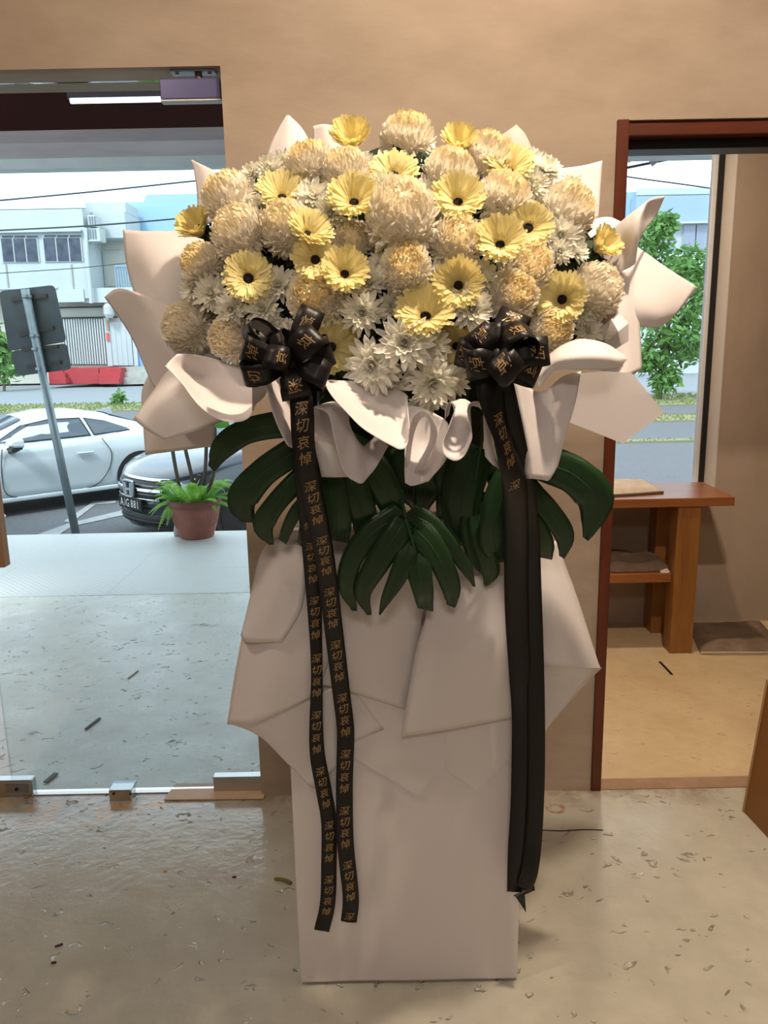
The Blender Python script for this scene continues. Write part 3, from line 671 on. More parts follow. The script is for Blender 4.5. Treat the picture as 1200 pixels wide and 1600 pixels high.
# ---------------------------------------------------------------- cars
tyre_m = mat('tyre', (.02, .02, .022), .8)
rim_m = mat('alloy_rim', s2l((190, 194, 198)), .3, .9)
chrome = mat('chrome', (.75, .77, .8), .12, 1)
trimb = mat('black_plastic', (.02, .02, .022), .5)
cglass = mat('car_glass', s2l((62, 74, 86)), .05, spec=.9)
def car(name, loc, yaw, paint, pr, label):
    """pr: profile tables of the body and the cabin, local x forward, y left, z up"""
    root = empty(name, loc, label, 'car', None, yaw)
    def interp(tab, x):
        tab = sorted(tab)
        if x <= tab[0][0]: return tab[0][1]
        for (x0, y0), (x1, y1) in zip(tab, tab[1:]):
            if x <= x1: return y0 + (y1 - y0) * (x - x0) / (x1 - x0)
        return tab[-1][1]
    N, T, W = pr['nose'], pr['tail'], pr['w']
    xs = [N, N - .006, N - .03, N - .08, N - .16, N - .26, N - .4]
    x = N - .55
    while x > T + .45: xs.append(x); x -= .15
    xs += [T + .4, T + .26, T + .16, T + .08, T + .03, T + .006, T]
    def wid(x):
        w = W
        if N - x < pr['nr']: w = W * max(0.02, (max(N - x, .0004) / pr['nr'])) ** (1 / 2.4)
        if x - T < pr['tr']: w = W * max(0.02, (max(x - T, .0004) / pr['tr'])) ** (1 / 2.6)
        return w
    rows = []
    for x in xs:
        w = wid(x); zb = pr['zb']; zt = interp(pr['top'], x); sh = interp(pr['shoulder'], x) if 'shoulder' in pr else .94
        half = [(0, zb), (.7 * w, zb), (.93 * w, zb + .03), (.985 * w, zb + .10), (w * .975, zb + .16), (w, zb + (zt - zb) * .45), (w * .995, zb + (zt - zb) * .62), (w * .965, zt - .10), (w * sh, zt - .035), (w * (sh - .10), zt), (w * .4, zt + .012), (0, zt + .018)]
        rows.append([Vector((x, -y, z)) for y, z in half] + [Vector((x, y, z)) for y, z in half[-2:0:-1]])
    b = MB().grid(rows, closed=True)
    n = len(rows[0]); b.f.append(tuple(range(n))[::-1]); b.f.append(tuple(range(len(b.v) - n, len(b.v))))
    body = b.build('body', paint, root, smooth=True, local=True)
    # cabin
    cab_ = pr['cabin']; rows = []
    for (x, zt, wb, wt) in cab_:
        z0 = interp(pr['top'], x) - .06
        zt = max(zt, z0 + .02)
        half = [(wb, z0), (wb * .35 + wt * .65, z0 + (zt - z0) * .62), (wt, z0 + (zt - z0) * .86), (wt * .86, zt - .01), (wt * .5, zt + .015), (0, zt + .022)]
        rows.append([Vector((x, y, z)) for y, z in half] + [Vector((x, -y, z)) for y, z in half[-2::-1]])
    rc = MB().grid(rows).build('cabin', paint, root, smooth=True, local=True)
    def side_y(x, z):
        for (r0, r1) in zip(rows, rows[1:]):
            if r1[0].x <= x <= r0[0].x or r0[0].x <= x <= r1[0].x:
                t = (x - r0[0].x) / (r1[0].x - r0[0].x); pr_ = [r0[k].lerp(r1[k], t) for k in range(6)]
                for p, q in zip(pr_, pr_[1:]):
                    if p.z <= z <= q.z: return p.y + (q.y - p.y) * (z - p.z) / max(q.z - p.z, 1e-6)
                return pr_[0].y if z < pr_[0].z else pr_[3].y
        return W * .8
    def patch(poly, nm, m, sgn, off=.008, th=.006, sub=5):
        p = spline([(x, 0, z) for x, z in poly + poly[:1]], sub, lin=True)[:-1]
        out = [Vector((v.x, sgn * (side_y(v.x, v.z) + off), v.z)) for v in p]
        c = sum(out, Vector()) / len(out)
        return MB().add(out + [c], [(i, (i + 1) % len(out), len(out)) for i in range(len(out))]).build(nm, m, root, local=True, solid=th)
    for s in (1, -1):
        for poly in pr['windows']:
            patch(poly, 'window_surround', trimb, s, .004); c = [sum(v[k] for v in poly) / len(poly) for k in (0, 1)]
            patch([(c[0] + (x - c[0]) * .955, c[1] + (z - c[1]) * .88) for x, z in poly], 'side_window', cglass, s, .010)
    for nm, (i0, i1) in (('windscreen', pr['screen']), ('rear_window', pr['rear'])):
        r0, r1 = rows[i0], rows[i1]; g = []
        for t in (.08, .5, .95):
            row = []
            for k in range(3, 8): row.append(r0[k].lerp(r1[k], t) + Vector((.012 if nm == 'windscreen' else -.012, 0, .014)))
            row[0] = row[0].lerp(row[1], -.3 * 0); g.append(row)
        MB().grid(g).build(nm, cglass, root, smooth=True, local=True, solid=.004)
    # wheels
    for sx in pr['axles']:
        for s in (1, -1):
            R_ = pr['wr']; M = Matrix.Rotation(-s * PI / 2, 3, 'X'); c = (sx, s * (W - .20), R_)
            ar = MB().lathe([(R_ + .055, 0), (R_ + .055, .205)], 28, (sx, s * (W - .20), R_ + .015), M).build('wheel_arch', trimb, root, local=True)
            wv = MB().lathe([(R_ * .62, .10), (R_ * .9, .0), (R_, .03), (R_, .19), (R_ * .95, .215), (R_ * .66, .218)], 28, c, M).build('wheel', tyre_m, root, smooth=False, local=True)
            MB().lathe([(R_ * .66, .17), (R_ * .66, .214), (R_ * .60, .205), (R_ * .58, .16), (R_ * .2, .17), (R_ * .16, .21), (.01, .212)], 28, c, M).build('rim', rim_m, wv, local=True)
            for k in range(5):
                a = 2 * PI * k / 5
                p0 = Vector(c) + M @ Vector((math.cos(a) * R_ * .15, math.sin(a) * R_ * .15, .205)); p1 = Vector(c) + M @ Vector((math.cos(a) * R_ * .62, math.sin(a) * R_ * .62, .205))
                MB().bar(p0, p1, .07, .02, (0, 1, 0)).build('spoke', rim_m, wv, local=True)
    return root, rows, side_y, wid
def pxs(pts): return pts
CAR_YAW = math.radians(224.5)
# white coupe
wp = mat('white_car_paint', s2l((186, 196, 200)), .25, spec=.5, coat=.6)
WL = Vector((-5.05, 11.0, GZ)); WYAW = math.radians(222)
prof = dict(nose=2.0, tail=-2.05, w=.875, zb=.19, nr=.55, tr=.75, wr=.315, axles=(1.22, -1.24),
    top=[(-2.05, .86), (-1.95, .97), (-1.7, 1.0), (-1.2, 1.0), (-.6, .955), (.2, .92), (.8, .90), (1.3, .83), (1.8, .70), (2.0, .58)],
    shoulder=[(-2.05, .9), (-1.3, .86), (-.7, .93), (.5, .95), (2, .9)],
    cabin=[(1.02, .88, .74, .60), (.60, 1.08, .77, .60), (.18, 1.255, .80, .56), (-.15, 1.31, .80, .555), (-.55, 1.305, .79, .55), (-.95, 1.235, .77, .54), (-1.35, 1.12, .74, .52), (-1.72, .99, .66, .50)],
    windows=[[(.72, .935), (.28, 1.165), (-.1, 1.225), (-.52, 1.215), (-.60, .965)], [(-.64, .97), (-.57, 1.21), (-.86, 1.15), (-1.16, 1.03), (-1.2, .995)]],
    screen=(0, 2), rear=(7, 5))
car_w, _, sy, _w = car('sports_coupe', WL, WYAW, wp, prof, 'white two-door coupe parked behind the road sign')
for s in (1, -1):
    m_ = MB().prism([(.40, s * .86, 1.035), (.55, s * .88, 1.02), (.60, s * .90, .97), (.55, s * .90, .925), (.40, s * .88, .915)], (0, s * .22, .0)).build('mirror', wp, car_w, local=True, bevel=.03, seg=3, auto=True)
    MB().prism([(.41, s * .89, .93), (.55, s * .90, .935), (.52, s * .90, .89), (.43, s * .88, .89)], (0, s * .17, 0)).bar((.5, s * .80, .86), (.48, s * .95, .905), .10, .07).build('mirror_base', trimb, m_, local=True)
    h = MB().box((-.56, s * .895 - .02, .735), (-.33, s * .895 + .02, .765)).build('door_handle', wp, car_w, local=True, bevel=.012)
    y = .878
    seam = [(.62, .90), (.66, .6), (.62, .30), (.3, .235), (-.45, .25), (-.72, .42), (-.82, .70), (-.70, .93)]
    MB().tube([(x, s * (y - .002 + (.0 if .4 < z < .8 else -.010)), z) for x, z in ((v.x, v.y) for v in spline([(a, c, 0) for a, c in seam], 4))], .006, 5).build('door_seam', trimb, car_w, local=True)
    MB().box((-.95, s * .86 - .03, .19), (.95, s * .86 + .02, .255)).build('sill', wp, car_w, local=True, bevel=.02)
    MB().prism([(1.7, s * .80, .62), (1.93, s * .62, .58), (1.9, s * .66, .66), (1.62, s * .84, .72)], (0, s * .03, .01)).build('headlight', cglass, car_w, local=True)
MB().prism([(-.95, -.012, 1.25), (-1.22, -.012, 1.30), (-1.24, -.012, 1.20), (-1.1, -.012, 1.18)], (0, .024, 0)).build('antenna_fin', wp, car_w, local=True)
# dark sedan
dp = mat('dark_grey_car_paint', s2l((58, 66, 76)), .22, .35, spec=.6, coat=.8)
prof = dict(nose=2.17, tail=-2.2, w=.848, zb=.20, nr=.36, tr=.5, wr=.30, axles=(1.33, -1.22),
    top=[(-2.2, .85), (-2.0, 1.06), (-1.6, 1.10), (-.8, 1.02), (.9, 1.0), (1.2, .98), (1.6, .92), (1.9, .82), (2.06, .74), (2.14, .66), (2.17, .58)],
    cabin=[(1.22, .96, .70, .62), (.75, 1.22, .76, .60), (.30, 1.43, .78, .56), (-.1, 1.47, .78, .56), (-.7, 1.46, .77, .55), (-1.2, 1.36, .74, .54), (-1.65, 1.10, .68, .52)],
    windows=[[(.85, 1.05), (.32, 1.36), (-.15, 1.40), (-.20, 1.06)], [(-.26, 1.06), (-.21, 1.40), (-.75, 1.38), (-1.15, 1.25), (-1.2, 1.09)]],
    screen=(0, 2), rear=(6, 5))
car_d, _, sy2, wid2 = car('sedan', (-1.223, 9.93, GZ), CAR_YAW, dp, prof, 'dark grey sedan with plate AJG 881 parked behind the potted plant')
def nose(y, z, off=.0):
    x = 2.17 - .36 * (min(abs(y), .84) / .848) ** 2.4
    if z > .62: x -= (z - .62) * .55
    return Vector((x + off, y, z))
def npatch(y0, y1, z0, z1, nm, m, off=.012, th=.03, par=None, ny=9, shape=None):
    rows = []
    for i in range(4):
        t = i / 3; row = []
        for k in range(ny + 1):
            u = k / ny; a0, a1 = (y0, y1)
            if shape: a0, a1 = y0 * (shape[0] + (shape[1] - shape[0]) * t), y1 * (shape[0] + (shape[1] - shape[0]) * t)
            row.append(nose(a0 + (a1 - a0) * u, z0 + (z1 - z0) * t, off))
        rows.append(row)
    return MB().grid(rows).build(nm, m, par or car_d, smooth=True, local=True, solid=th)
gl = npatch(-.54, .54, .52, .73, 'grille', trimb, .012, .02, shape=(.84, 1.0))
for k, z in enumerate((.565, .61, .655)): npatch(-.48, .48, z, z + .018, 'grille_bar', mat('grille_bar', s2l((110, 116, 122)), .3, .8), .026, .012, gl, shape=(.95, .97))
npatch(-.54, .54, .715, .745, 'chrome_strip', chrome, .018, .02, gl)
npatch(-.50, -.11, .60, .635, 'chrome_strip', chrome, .032, .02, gl); npatch(.11, .50, .60, .635, 'chrome_strip', chrome, .032, .02, gl); npatch(-.46, .46, .505, .53, 'chrome_strip', chrome, .028, .02, gl)
npatch(-.60, .60, .44, .50, 'bumper_lip', dp, .012, .03)
lo = npatch(-.56, .56, .24, .36, 'lower_intake', trimb, .006, .02, shape=(.8, 1))
for z in (.27, .31): npatch(-.50, .50, z, z + .012, 'intake_bar', mat('intake_bar', s2l((70, 72, 76)), .5), .02, .01, lo)
for s in (1, -1):
    hl = npatch(s * .56, s * .79, .60, .76, 'headlight', mat('headlight_lens', s2l((206, 222, 214)), .1, spec=.9, coat=1), .012, .02)
    npatch(s * .58, s * .66, .63, .72, 'reflector', chrome, .024, .01, hl)
    fg = npatch(s * .62, s * .74, .30, .38, 'fog_lamp', trimb, .01, .02)
# emblem: frame with an upright letter
ex_ = nose(0, .62, .05).x
em = MB().box((ex_ - .02, -.115, .535), (ex_, .115, .715)).build('emblem', mat('emblem_field', s2l((40, 44, 50)), .3), car_d, local=True, bevel=.012)
fr = MB(); E_ = lambda y, z: Vector((ex_ + .008, y, z))
cs_ = [(-.105, .70), (-.085, .712), (.085, .712), (.105, .70), (.09, .555), (.07, .54), (-.07, .54), (-.09, .555)]
for i in range(8): fr.bar(E_(*cs_[i]), E_(*cs_[(i + 1) % 8]), .018, .022, (1, 0, 0))
for s in (1, -1): fr.bar(E_(s * .062, .69), E_(s * .046, .56), .030, .022, (1, 0, 0))
fr.bar(E_(-.05, .618), E_(.05, .618), .022, .022, (1, 0, 0))
fr.build('letter', mat('emblem_silver', s2l((214, 218, 222)), .3, .3), em, local=True)
pt = MB()
pz0, pz1, py = .39, .525, .26
pl_c = nose(0, .47, .05)
np_ = MB().box((pl_c.x - .01, -py, pz0), (pl_c.x + .008, py, pz1)).build('number_plate', mat('plate_black', (.012, .012, .013), .4), car_d, local=True, bevel=.004)
def letters(text, h, adv):
    """text laid out as (x, y) outlines along one line, centred"""
    out = []; x = 0
    for ch in text:
        if ch == ' ': x += adv * .55; continue
        vs, fs = glyph(ch)
        out.append((x, vs, fs)); x += adv
    return [([((a * .92) * h + xx - x / 2 + adv / 2, c * h) for a, c in vs], fs) for xx, vs, fs in out]
for vs, fs in letters('AJG 881', .088, .066):
    MB().add([(pl_c.x + .0105, a, .458 + c) for a, c in vs], fs).build('character', mat('plate_white', s2l((238, 240, 238)), .5), np_, local=True)
# silver car far left
sp_ = mat('silver_car_paint', s2l((160, 172, 182)), .3, .3, coat=.5)
q = PZ(2, 599, GZ)
prof = dict(nose=2.15, tail=-2.15, w=.84, zb=.22, nr=.5, tr=.5, wr=.31, axles=(1.3, -1.25),
    top=[(-2.15, .9), (-2.0, 1.05), (-1.0, 1.05), (.9, 1.0), (1.6, .92), (2.0, .78), (2.15, .6)],
    cabin=[(1.2, .96, .70, .62), (.75, 1.25, .76, .60), (.3, 1.50, .78, .58), (-.7, 1.53, .78, .57), (-1.5, 1.45, .76, .56), (-2.0, 1.1, .7, .54)],
    windows=[[(.85, 1.05), (.32, 1.42), (-.15, 1.45), (-.20, 1.07)], [(-.26, 1.07), (-.21, 1.45), (-.85, 1.45), (-.9, 1.08)], [(-.96, 1.08), (-.92, 1.44), (-1.4, 1.38), (-1.7, 1.1)]],
    screen=(0, 2), rear=(5, 4))
car_s, _, _, _ = car('hatchback', (q.x - .9, 51.5, GZ), math.radians(4), sp_, prof, 'silver car parked across the road behind the road sign')
for s in (1, -1): MB().box((1.95, s * .6 - .12, .62), (2.12, s * .6 + .12, .74)).build('headlight', cglass, car_s, local=True, bevel=.02)

# ---------------------------------------------------------------- potted plant on the terrace
pc = PZ(308, 838); pc.z = 0
terra = mat('terracotta', s2l((150, 92, 78)), .7, var=(7, .7, s2l((116, 66, 56))), bump=(30, .3, .004))
terra_d = mat('terracotta_rim', s2l((124, 74, 64)), .7, var=(7, .7, s2l((92, 56, 48))))
pot = tag(empty('potted_plant', pc), 'terracotta pot with fern and leafy stems on the terrace edge', 'plant')
PR = .215
MB().lathe([(.0, .0), (.135, 0), (.145, .012), (.145, .03), (.155, .045), (.185, .15), (.202, .235), (.205, .27), (.195, .275), (.19, .25)], 36, pc, cap=False).build('pot_body', terra, pot, smooth=True)
MB().lathe([(.203, .265), (.214, .272), (.218, .30), (.212, .325), (.196, .325), (.192, .28)], 36, pc, cap=False).build('pot_rim', terra_d, pot, smooth=True)
for ang in (-2.55, -.62, 1.0, 2.6):
    f = MB()
    for k in range(-3, 4):
        for r0 in (0, 1):
            a = k * .33; z0, z1 = .10, .10 + .10 * math.cos(a) + .02
            d = .10 * math.sin(a)
            def on(da, z): 
                R_ = .150 + (z - .045) * .25 + .006; return Vector((pc.x + math.cos(ang + da) * R_, pc.y + math.sin(ang + da) * R_, z))
            if r0 == 0: f.tube([on(d * .4 / .18, z0), on(d * .8 / .18, (z0 + z1) / 2), on(d / .18, z1)], [.003, .006, .004], 5)
    f.build('fan_relief', terra, pot)
MB().lathe([(.0, .285), (.1, .30), (.196, .285)], 24, pc, cap=False).build('soil', mat('soil', s2l((96, 76, 60)), .95, var=(20, .8, s2l((60, 46, 38))), bump=(60, .9, .02)), pot)
fern_m = mat('fern_green', s2l((150, 206, 84)), .55, var=(4, .6, s2l((176, 222, 112))), transl=.4)
def frond(base, d, L, rise, droop, w):
    b = MB(); pts = []
    for k in range(9):
        t = k / 8; pts.append(base + d * (L * t) + Vector((0, 0, rise * math.sin(t * PI * .62) - droop * t * t)))
    b.tube(pts, .0022, 4)
    for k in range(1, 24):
        t = k / 24; i = min(int(t * 8), 7); p = pts[i].lerp(pts[i + 1], t * 8 - i); ax = (pts[i + 1] - pts[i]).normalized()
        sd = ax.cross(Vector((0, 0, 1))).normalized(); ln = w * math.sin(PI * min(1, t * .85 + .15)) + .006
        for s in (1, -1):
            e = p + sd * s * ln + ax * ln * .35 + Vector((0, 0, -.25 * ln)); hw_ = ax * .0048
            b.add([p - hw_, p + hw_, e + hw_ * .2, (p + e) / 2 - hw_ * 1.3], [(0, 1, 2, 3)])
    return b
for (a, L, rise, droop, w, ox) in ((180, .26, .10, .10, .07, -.10), (195, .28, .06, .14, .07, -.10), (165, .30, .14, .05, .05, -.1), (215, .28, .08, .16, .05, -.1), (250, .22, .06, .22, .045, -.12), (150, .30, .16, .02, .05, -.05), (20, .30, .14, .02, .055, .05), (0, .32, .10, .05, .055, .08), (-20, .30, .10, .10, .05, .08), (40, .26, .18, .02, .05, .03), (-50, .2, .06, .12, .045, .08), (205, .22, .16, .04, .05, -.06), (270, .16, .1, .10, .04, -.02), (230, .24, .04, .24, .055, -.12), (190, .22, .16, .02, .07, -.06), (10, .24, .16, .0, .07, .06), (-10, .28, .04, .12, .06, .1), (170, .22, .18, .0, .06, -.02)):
    r = math.radians(a)
    frond(pc + Vector((ox, -.02, .30)), Vector((math.cos(r), math.sin(r) * .8, 0)), L, rise, droop, w).build('fern_frond', fern_m, pot)
bl = mat('broad_leaf', s2l((120, 192, 84)), .4, var=(3, .6, s2l((60, 120, 50))), transl=.25)
def simple_leaf(base, tip, w, nrm, fold=.15, n=7):
    base, tip = Vector(base), Vector(tip); ax = tip - base; sd = ax.cross(Vector(nrm)).normalized(); nn = sd.cross(ax).normalized()
    rows = []
    for k in range(n):
        t = k / (n - 1); ww = w * math.sin(PI * (t ** .75)) ** .9 if 0 < t < 1 else .0005
        c = base + ax * t + nn * (ax.length * .12 * math.sin(PI * t))
        rows.append([c - sd * ww + nn * ww * fold, c - sd * ww * .5 + nn * ww * fold * .4, c, c + sd * ww * .5 + nn * ww * fold * .4, c + sd * ww + nn * ww * fold])
    return MB().grid(rows)
for (dx, dz, tx, tz, w) in ((.04, .32, .05, .47, .028), (.07, .30, .13, .44, .03), (.12, .3, .22, .42, .024), (-.05, .3, -.08, .44, .022), (.10, .3, .11, .42, .03), (-.12, .3, -.19, .42, .02), (.15, .3, .20, .37, .026)):
    simple_leaf(pc + Vector((dx, -.05, dz)), pc + Vector((tx, -.10, tz)), w, (0, -1, .2)).build('broad_leaf', bl, pot, smooth=True)
rf = random.Random(21)
for k in range(22):
    r = math.radians(rf.uniform(0, 360)); L = rf.uniform(.14, .26); q_ = math.cos(r)
    frond(pc + Vector((.11 * q_, .10 * math.sin(r), .29)), Vector((q_, math.sin(r) * .9, 0)), L, rf.uniform(.08, .24), rf.uniform(.0, .12), rf.uniform(.04, .06)).build('fern_frond', fern_m, pot)
stm = mat('woody_stem', s2l((96, 86, 76)), .8, var=(12, .6, s2l((66, 58, 50))))
for pts in ([(.02, .28), (-.02, .55), (-.06, .80), (-.08, 1.02)], [(.04, .28), (.10, .55), (.13, .82), (.16, 1.10)], [(-.10, .28), (-.14, .55), (-.16, .80), (-.15, .98)], [(.06, .28), (.16, .5), (.20, .75), (.20, 1.0)], [(-.02, .28), (.0, .42), (.05, .52)]):
    MB().tube(spline([pc + Vector((x, .02, z)) for x, z in pts], 4), .016, 7).build('woody_stem', stm, pot)
for (x, z, tx, tz, w) in ((.16, 1.08, .30, 1.02, .06), (.16, 1.08, .22, 1.24, .06), (-.08, 1.0, -.2, 1.05, .06), (.12, .80, -.02, .86, .06), (-.06, .78, .06, .90, .06), (.20, 1.0, .34, .92, .07), (-.08, 1.02, -.02, 1.2, .06)):
    simple_leaf(pc + Vector((x, .02, z)), pc + Vector((tx, -.03, tz)), w, (0, -1, .2)).build('broad_leaf', bl, pot, smooth=True)
q = PZ(278, 838)
tag(MB().lathe([(.0, 0), (.035, .004), (.04, .03), (.03, .09), (.018, .12), (0, .125)], 10, (q.x, q.y + .02, 0), cap=False).build('stone', stn, smooth=True), 'small grey stone standing behind the potted plant', 'stone')

# ================================================================ NICHE FURNITURE
wood_t = mat('orange_brown_wood', s2l((156, 98, 54)), .32, spec=.5, var=(3, .8, s2l((120, 70, 36))), stretch=(1.5, 10, 10))
wood_l = mat('orange_brown_leg', s2l((150, 102, 50)), .38, spec=.5, var=(3, .8, s2l((116, 74, 34))), stretch=(10, 10, 1.2))
zt_ = P(1085, 753, NY - .01).z
yf = PZ(1149, 777, zt_).y
xr0, xr1 = PZ(1149, 777, zt_).x, P(1098, 753, NY - .01).x
tb = tag(empty('table', ((xr0 + .5) / 2, (yf + NY) / 2, 0)), 'orange-brown wooden table with a lower shelf under the window', 'table')
MB().prism([(.47, yf, zt_ - .042), (xr0, yf, zt_ - .042), (xr1, NY - .012, zt_ - .042), (.47, NY - .012, zt_ - .042)], (0, 0, .042)).build('table_top', wood_t, tb, bevel=.003)
lg = PZ(1062, 1020); 
def leg(x0, x1, y0, y1, z1): MB().box((x0, y0, .004), (x1, y1, z1)).build('leg', wood_l, tb, bevel=.003)
leg(1.405, 1.515, 3.59, 3.69, zt_ - .042)
leg(1.405, 1.515, 3.87, 3.97, zt_ - .042)
leg(.50, .61, 3.59, 3.69, zt_ - .042); leg(.50, .61, 3.87, 3.97, zt_ - .042)
zsf = P(1000, 897, 3.62).z
MB().box((.48, 3.62, zsf - .045), (1.404, NY - .05, zsf)).build('lower_shelf', wood_t, tb, bevel=.003)
fur = mat('taupe_fleece', s2l((142, 122, 104)), .95, spec=.1, var=(10, .8, s2l((104, 88, 74))), bump=(160, .8, .006))
fur2 = mat('light_fleece', s2l((224, 214, 200)), .95, spec=.1, var=(10, .7, s2l((186, 172, 156))), bump=(160, .8, .006))
def fleece(corners, z, h, m, name, label, seed, seam=None):
    """thick soft pad with a lumpy surface and rolled edge"""
    c = [Vector((p.x, p.y, z)) for p in corners]; N = 26; rows = []
    for i in range(N + 1):
        row = []
        for j in range(N + 1):
            u, v = i / N, j / N
            p = c[0].lerp(c[1], u).lerp(c[3].lerp(c[2], u), v)
            e = min(min(u, 1 - u), min(v, 1 - v)) * 9
            hh = h * min(1, max(0, e)) ** .5
            nn = noise.noise(Vector((u * 5 + seed, v * 5, seed))) * .35 + noise.noise(Vector((u * 26, v * 26, seed))) * .22
            wob = noise.noise(Vector((u * 6, v * 6, seed + 9))) * .012
            row.append(p + Vector((wob, wob * .6, hh * (1 + nn) + .002)))
        rows.append(row)
    b = MB().grid(rows); o = len(b.v)
    b.add([p + Vector((0, 0, .001)) for p in c], [(0, 1, 2, 3)])
    pad = tag(empty(name, sum(c, Vector()) / 4), label, 'seat pad', 'fleece seat pads')
    b.build('fleece', m, pad, smooth=True)
    return pad, c
pt_, _ = fleece([PZ(860, 776, zt_), PZ(1036, 770, zt_), PZ(1012, 756, zt_), PZ(870, 758, zt_)], zt_, .032, fur2, 'seat_pad', 'light fleece pad lying on the table top at the window', 1)
MB().tube(spline([PZ(860, 777, zt_) + Vector((0, 0, .006)), PZ(960, 776, zt_) + Vector((0, 0, .006)), PZ(1036, 771, zt_) + Vector((0, 0, .006))], 5), .007, 6).build('dark_hem', mat('hem', s2l((92, 80, 68)), .9), pt_)
p2, _ = fleece([PZ(880, 897, zsf), PZ(1050, 892, zsf), PZ(1026, 868, zsf), PZ(890, 868, zsf)], zsf, .035, fur, 'seat_pad', 'taupe fleece pad on the lower shelf of the table', 2)
a = PZ(1036, 893, zsf); 
MB().prism([P(1031, 892, a.y - .02), P(1042, 888, a.y - .02), P(1047, 893, a.y - .022), P(1036, 900, a.y - .024)], (0, .002, 0)).build('white_tag', mat('label_white', s2l((232, 226, 214)), .7), p2)
p3, _ = fleece([PZ(1094, 1022, .004), PZ(1235, 1022, .004), PZ(1190, 974, .004), PZ(1074, 977, .004)], .004, .03, fur, 'seat_pad', 'taupe fleece pad lying on the cream floor beside the table legs', 3)
st_ = MB(); a, c = PZ(1095, 1021, .012), PZ(1230, 1021, .012)
for k in range(46):
    q = a.lerp(c, k / 45); st_.tube([q + Vector((0, 0, 0)), q + Vector((.004, -.006, .010))], .0035, 5)
tag(st_.build('whip_stitch', fur2, p3), kind='stuff')

# leaning board at the right edge
bm_ = mat('brown_board', s2l((140, 94, 44)), .5, var=(2, .7, s2l((118, 76, 34))))
c0, c1 = PZ(1162, 1269), PZ(1200, 1310); dv = (c1 - c0).normalized()
tp = P(1200, 1062, c0.y + .02)
top2 = tp + dv * .7; bot2 = c0 + dv * .7
bd2 = tag(empty('wooden_box', (c0.x + .25, (c0.y + bot2.y) / 2, 0)), 'brown tapered wooden box cut off by the right edge, in front of the opening', 'box')
ins = tp.x - c0.x; zt2 = tp.z
q0 = [Vector((c0.x, c0.y, 0)), Vector((c0.x + .5, c0.y, 0)), Vector((bot2.x + .5, bot2.y, 0)), Vector((bot2.x, bot2.y, 0))]
q1 = [Vector((tp.x, tp.y, zt2)), Vector((c0.x + .5 - ins, tp.y, zt2)), Vector((bot2.x + .5 - ins, top2.y, zt2)), Vector((top2.x, top2.y, zt2))]
for i in range(4):
    j = (i + 1) % 4; nrm = (q0[j] - q0[i]).cross(Vector((0, 0, 1))).normalized()
    if nrm.dot((sum(q0, Vector()) / 4) - q0[i]) < 0: nrm = -nrm
    MB().prism([q0[i], q0[j], q1[j], q1[i]], nrm * .018).build('side_panel', bm_, bd2, bevel=.002, auto=True)
MB().prism(q1, (0, 0, .016)).build('top_panel', bm_, bd2, bevel=.002, auto=True)
ex = mat('board_edge', s2l((176, 140, 104)), .6)
MB().bar(q0[0] + Vector((-.001, .001, .003)), q1[0] + Vector((-.001, .001, 0)), .006, .006, (0, 1, 0)).build('pale_edge', ex, bd2)

# ================================================================ FLOWER STAND
paper = mat('matt_white_paper', s2l((236, 230, 230)), .55, spec=.35, var=(2.5, .25, s2l((226, 218, 218))), bump=(3.5, .12, .02), transl=.12)
paper_t = mat('sheer_white_paper', s2l((222, 210, 202)), .5, spec=.35, transl=.3)
PY0 = 1.59
px0, px1, PTOP = -.224, .302, 1.12
ped = tag(empty('flower_stand', ((px0 + px1) / 2, PY0 + .2, 0)), 'tall box stand wrapped in white paper under the bouquet', 'stand')
b = MB()
N = 34; rows = []
for k in range(N + 1):
    z = .006 + (PTOP - .006) * k / N
    row = []
    per = []
    for (a, c, n) in (((px0, PY0), (px1, PY0), 18), ((px1, PY0), (px1, PY0 + .40), 8), ((px1, PY0 + .40), (px0, PY0 + .40), 8), ((px0, PY0 + .40), (px0, PY0), 8)):
        for j in range(n): per.append((a[0] + (c[0] - a[0]) * j / n, a[1] + (c[1] - a[1]) * j / n, j / n))
    for (x, y, t) in per:
        w = noise.noise(Vector((x * 5, y * 5, z * 4))) * .004 * math.sin(PI * t)
        row.append(Vector((x, y + w, z)))
    rows.append(row)
b.grid(rows, closed=True); n = len(rows[0]); b.f.append(tuple(range(n))[::-1]); b.f.append(tuple(range(len(b.v) - n, len(b.v))))
b.build('paper_wrap', paper, ped, bevel=.006, smooth=False)
st2 = mat('staple', (.6, .6, .6), .3, 1)
for (x, y) in ((485, 1526), (786, 1533)): MB().bar(P(x - 5, y, PY0 - .004), P(x + 5, y + 1, PY0 - .004), .0012, .0012).build('staple', st2, ped)

def sheet(label, rows, m=None, k=7, lin=False, name='wrapping_paper', th=.0009, group='sheets of white wrapping paper'):
    """one sheet of paper through a net of points (photo x, y and distance from the lens wall)"""
    m = m or paper
    R_ = [[P(*p) if len(p) == 3 else p for p in r] for r in rows]
    A = [spline(r, k, lin) for r in R_]
    Bc = [spline([A[i][j] for i in range(len(A))], k, lin) for j in range(len(A[0]))]
    g = [[Bc[j][i] for j in range(len(Bc))] for i in range(len(Bc[0]))]
    return tag(MB().grid(g).build(name, m, smooth=not lin, solid=th), label, 'paper', group)
def Y(rows, ys):
    return [[(x, y, yy) for (x, y), yy in zip(r, yr)] for r, yr in zip(rows, ys)]

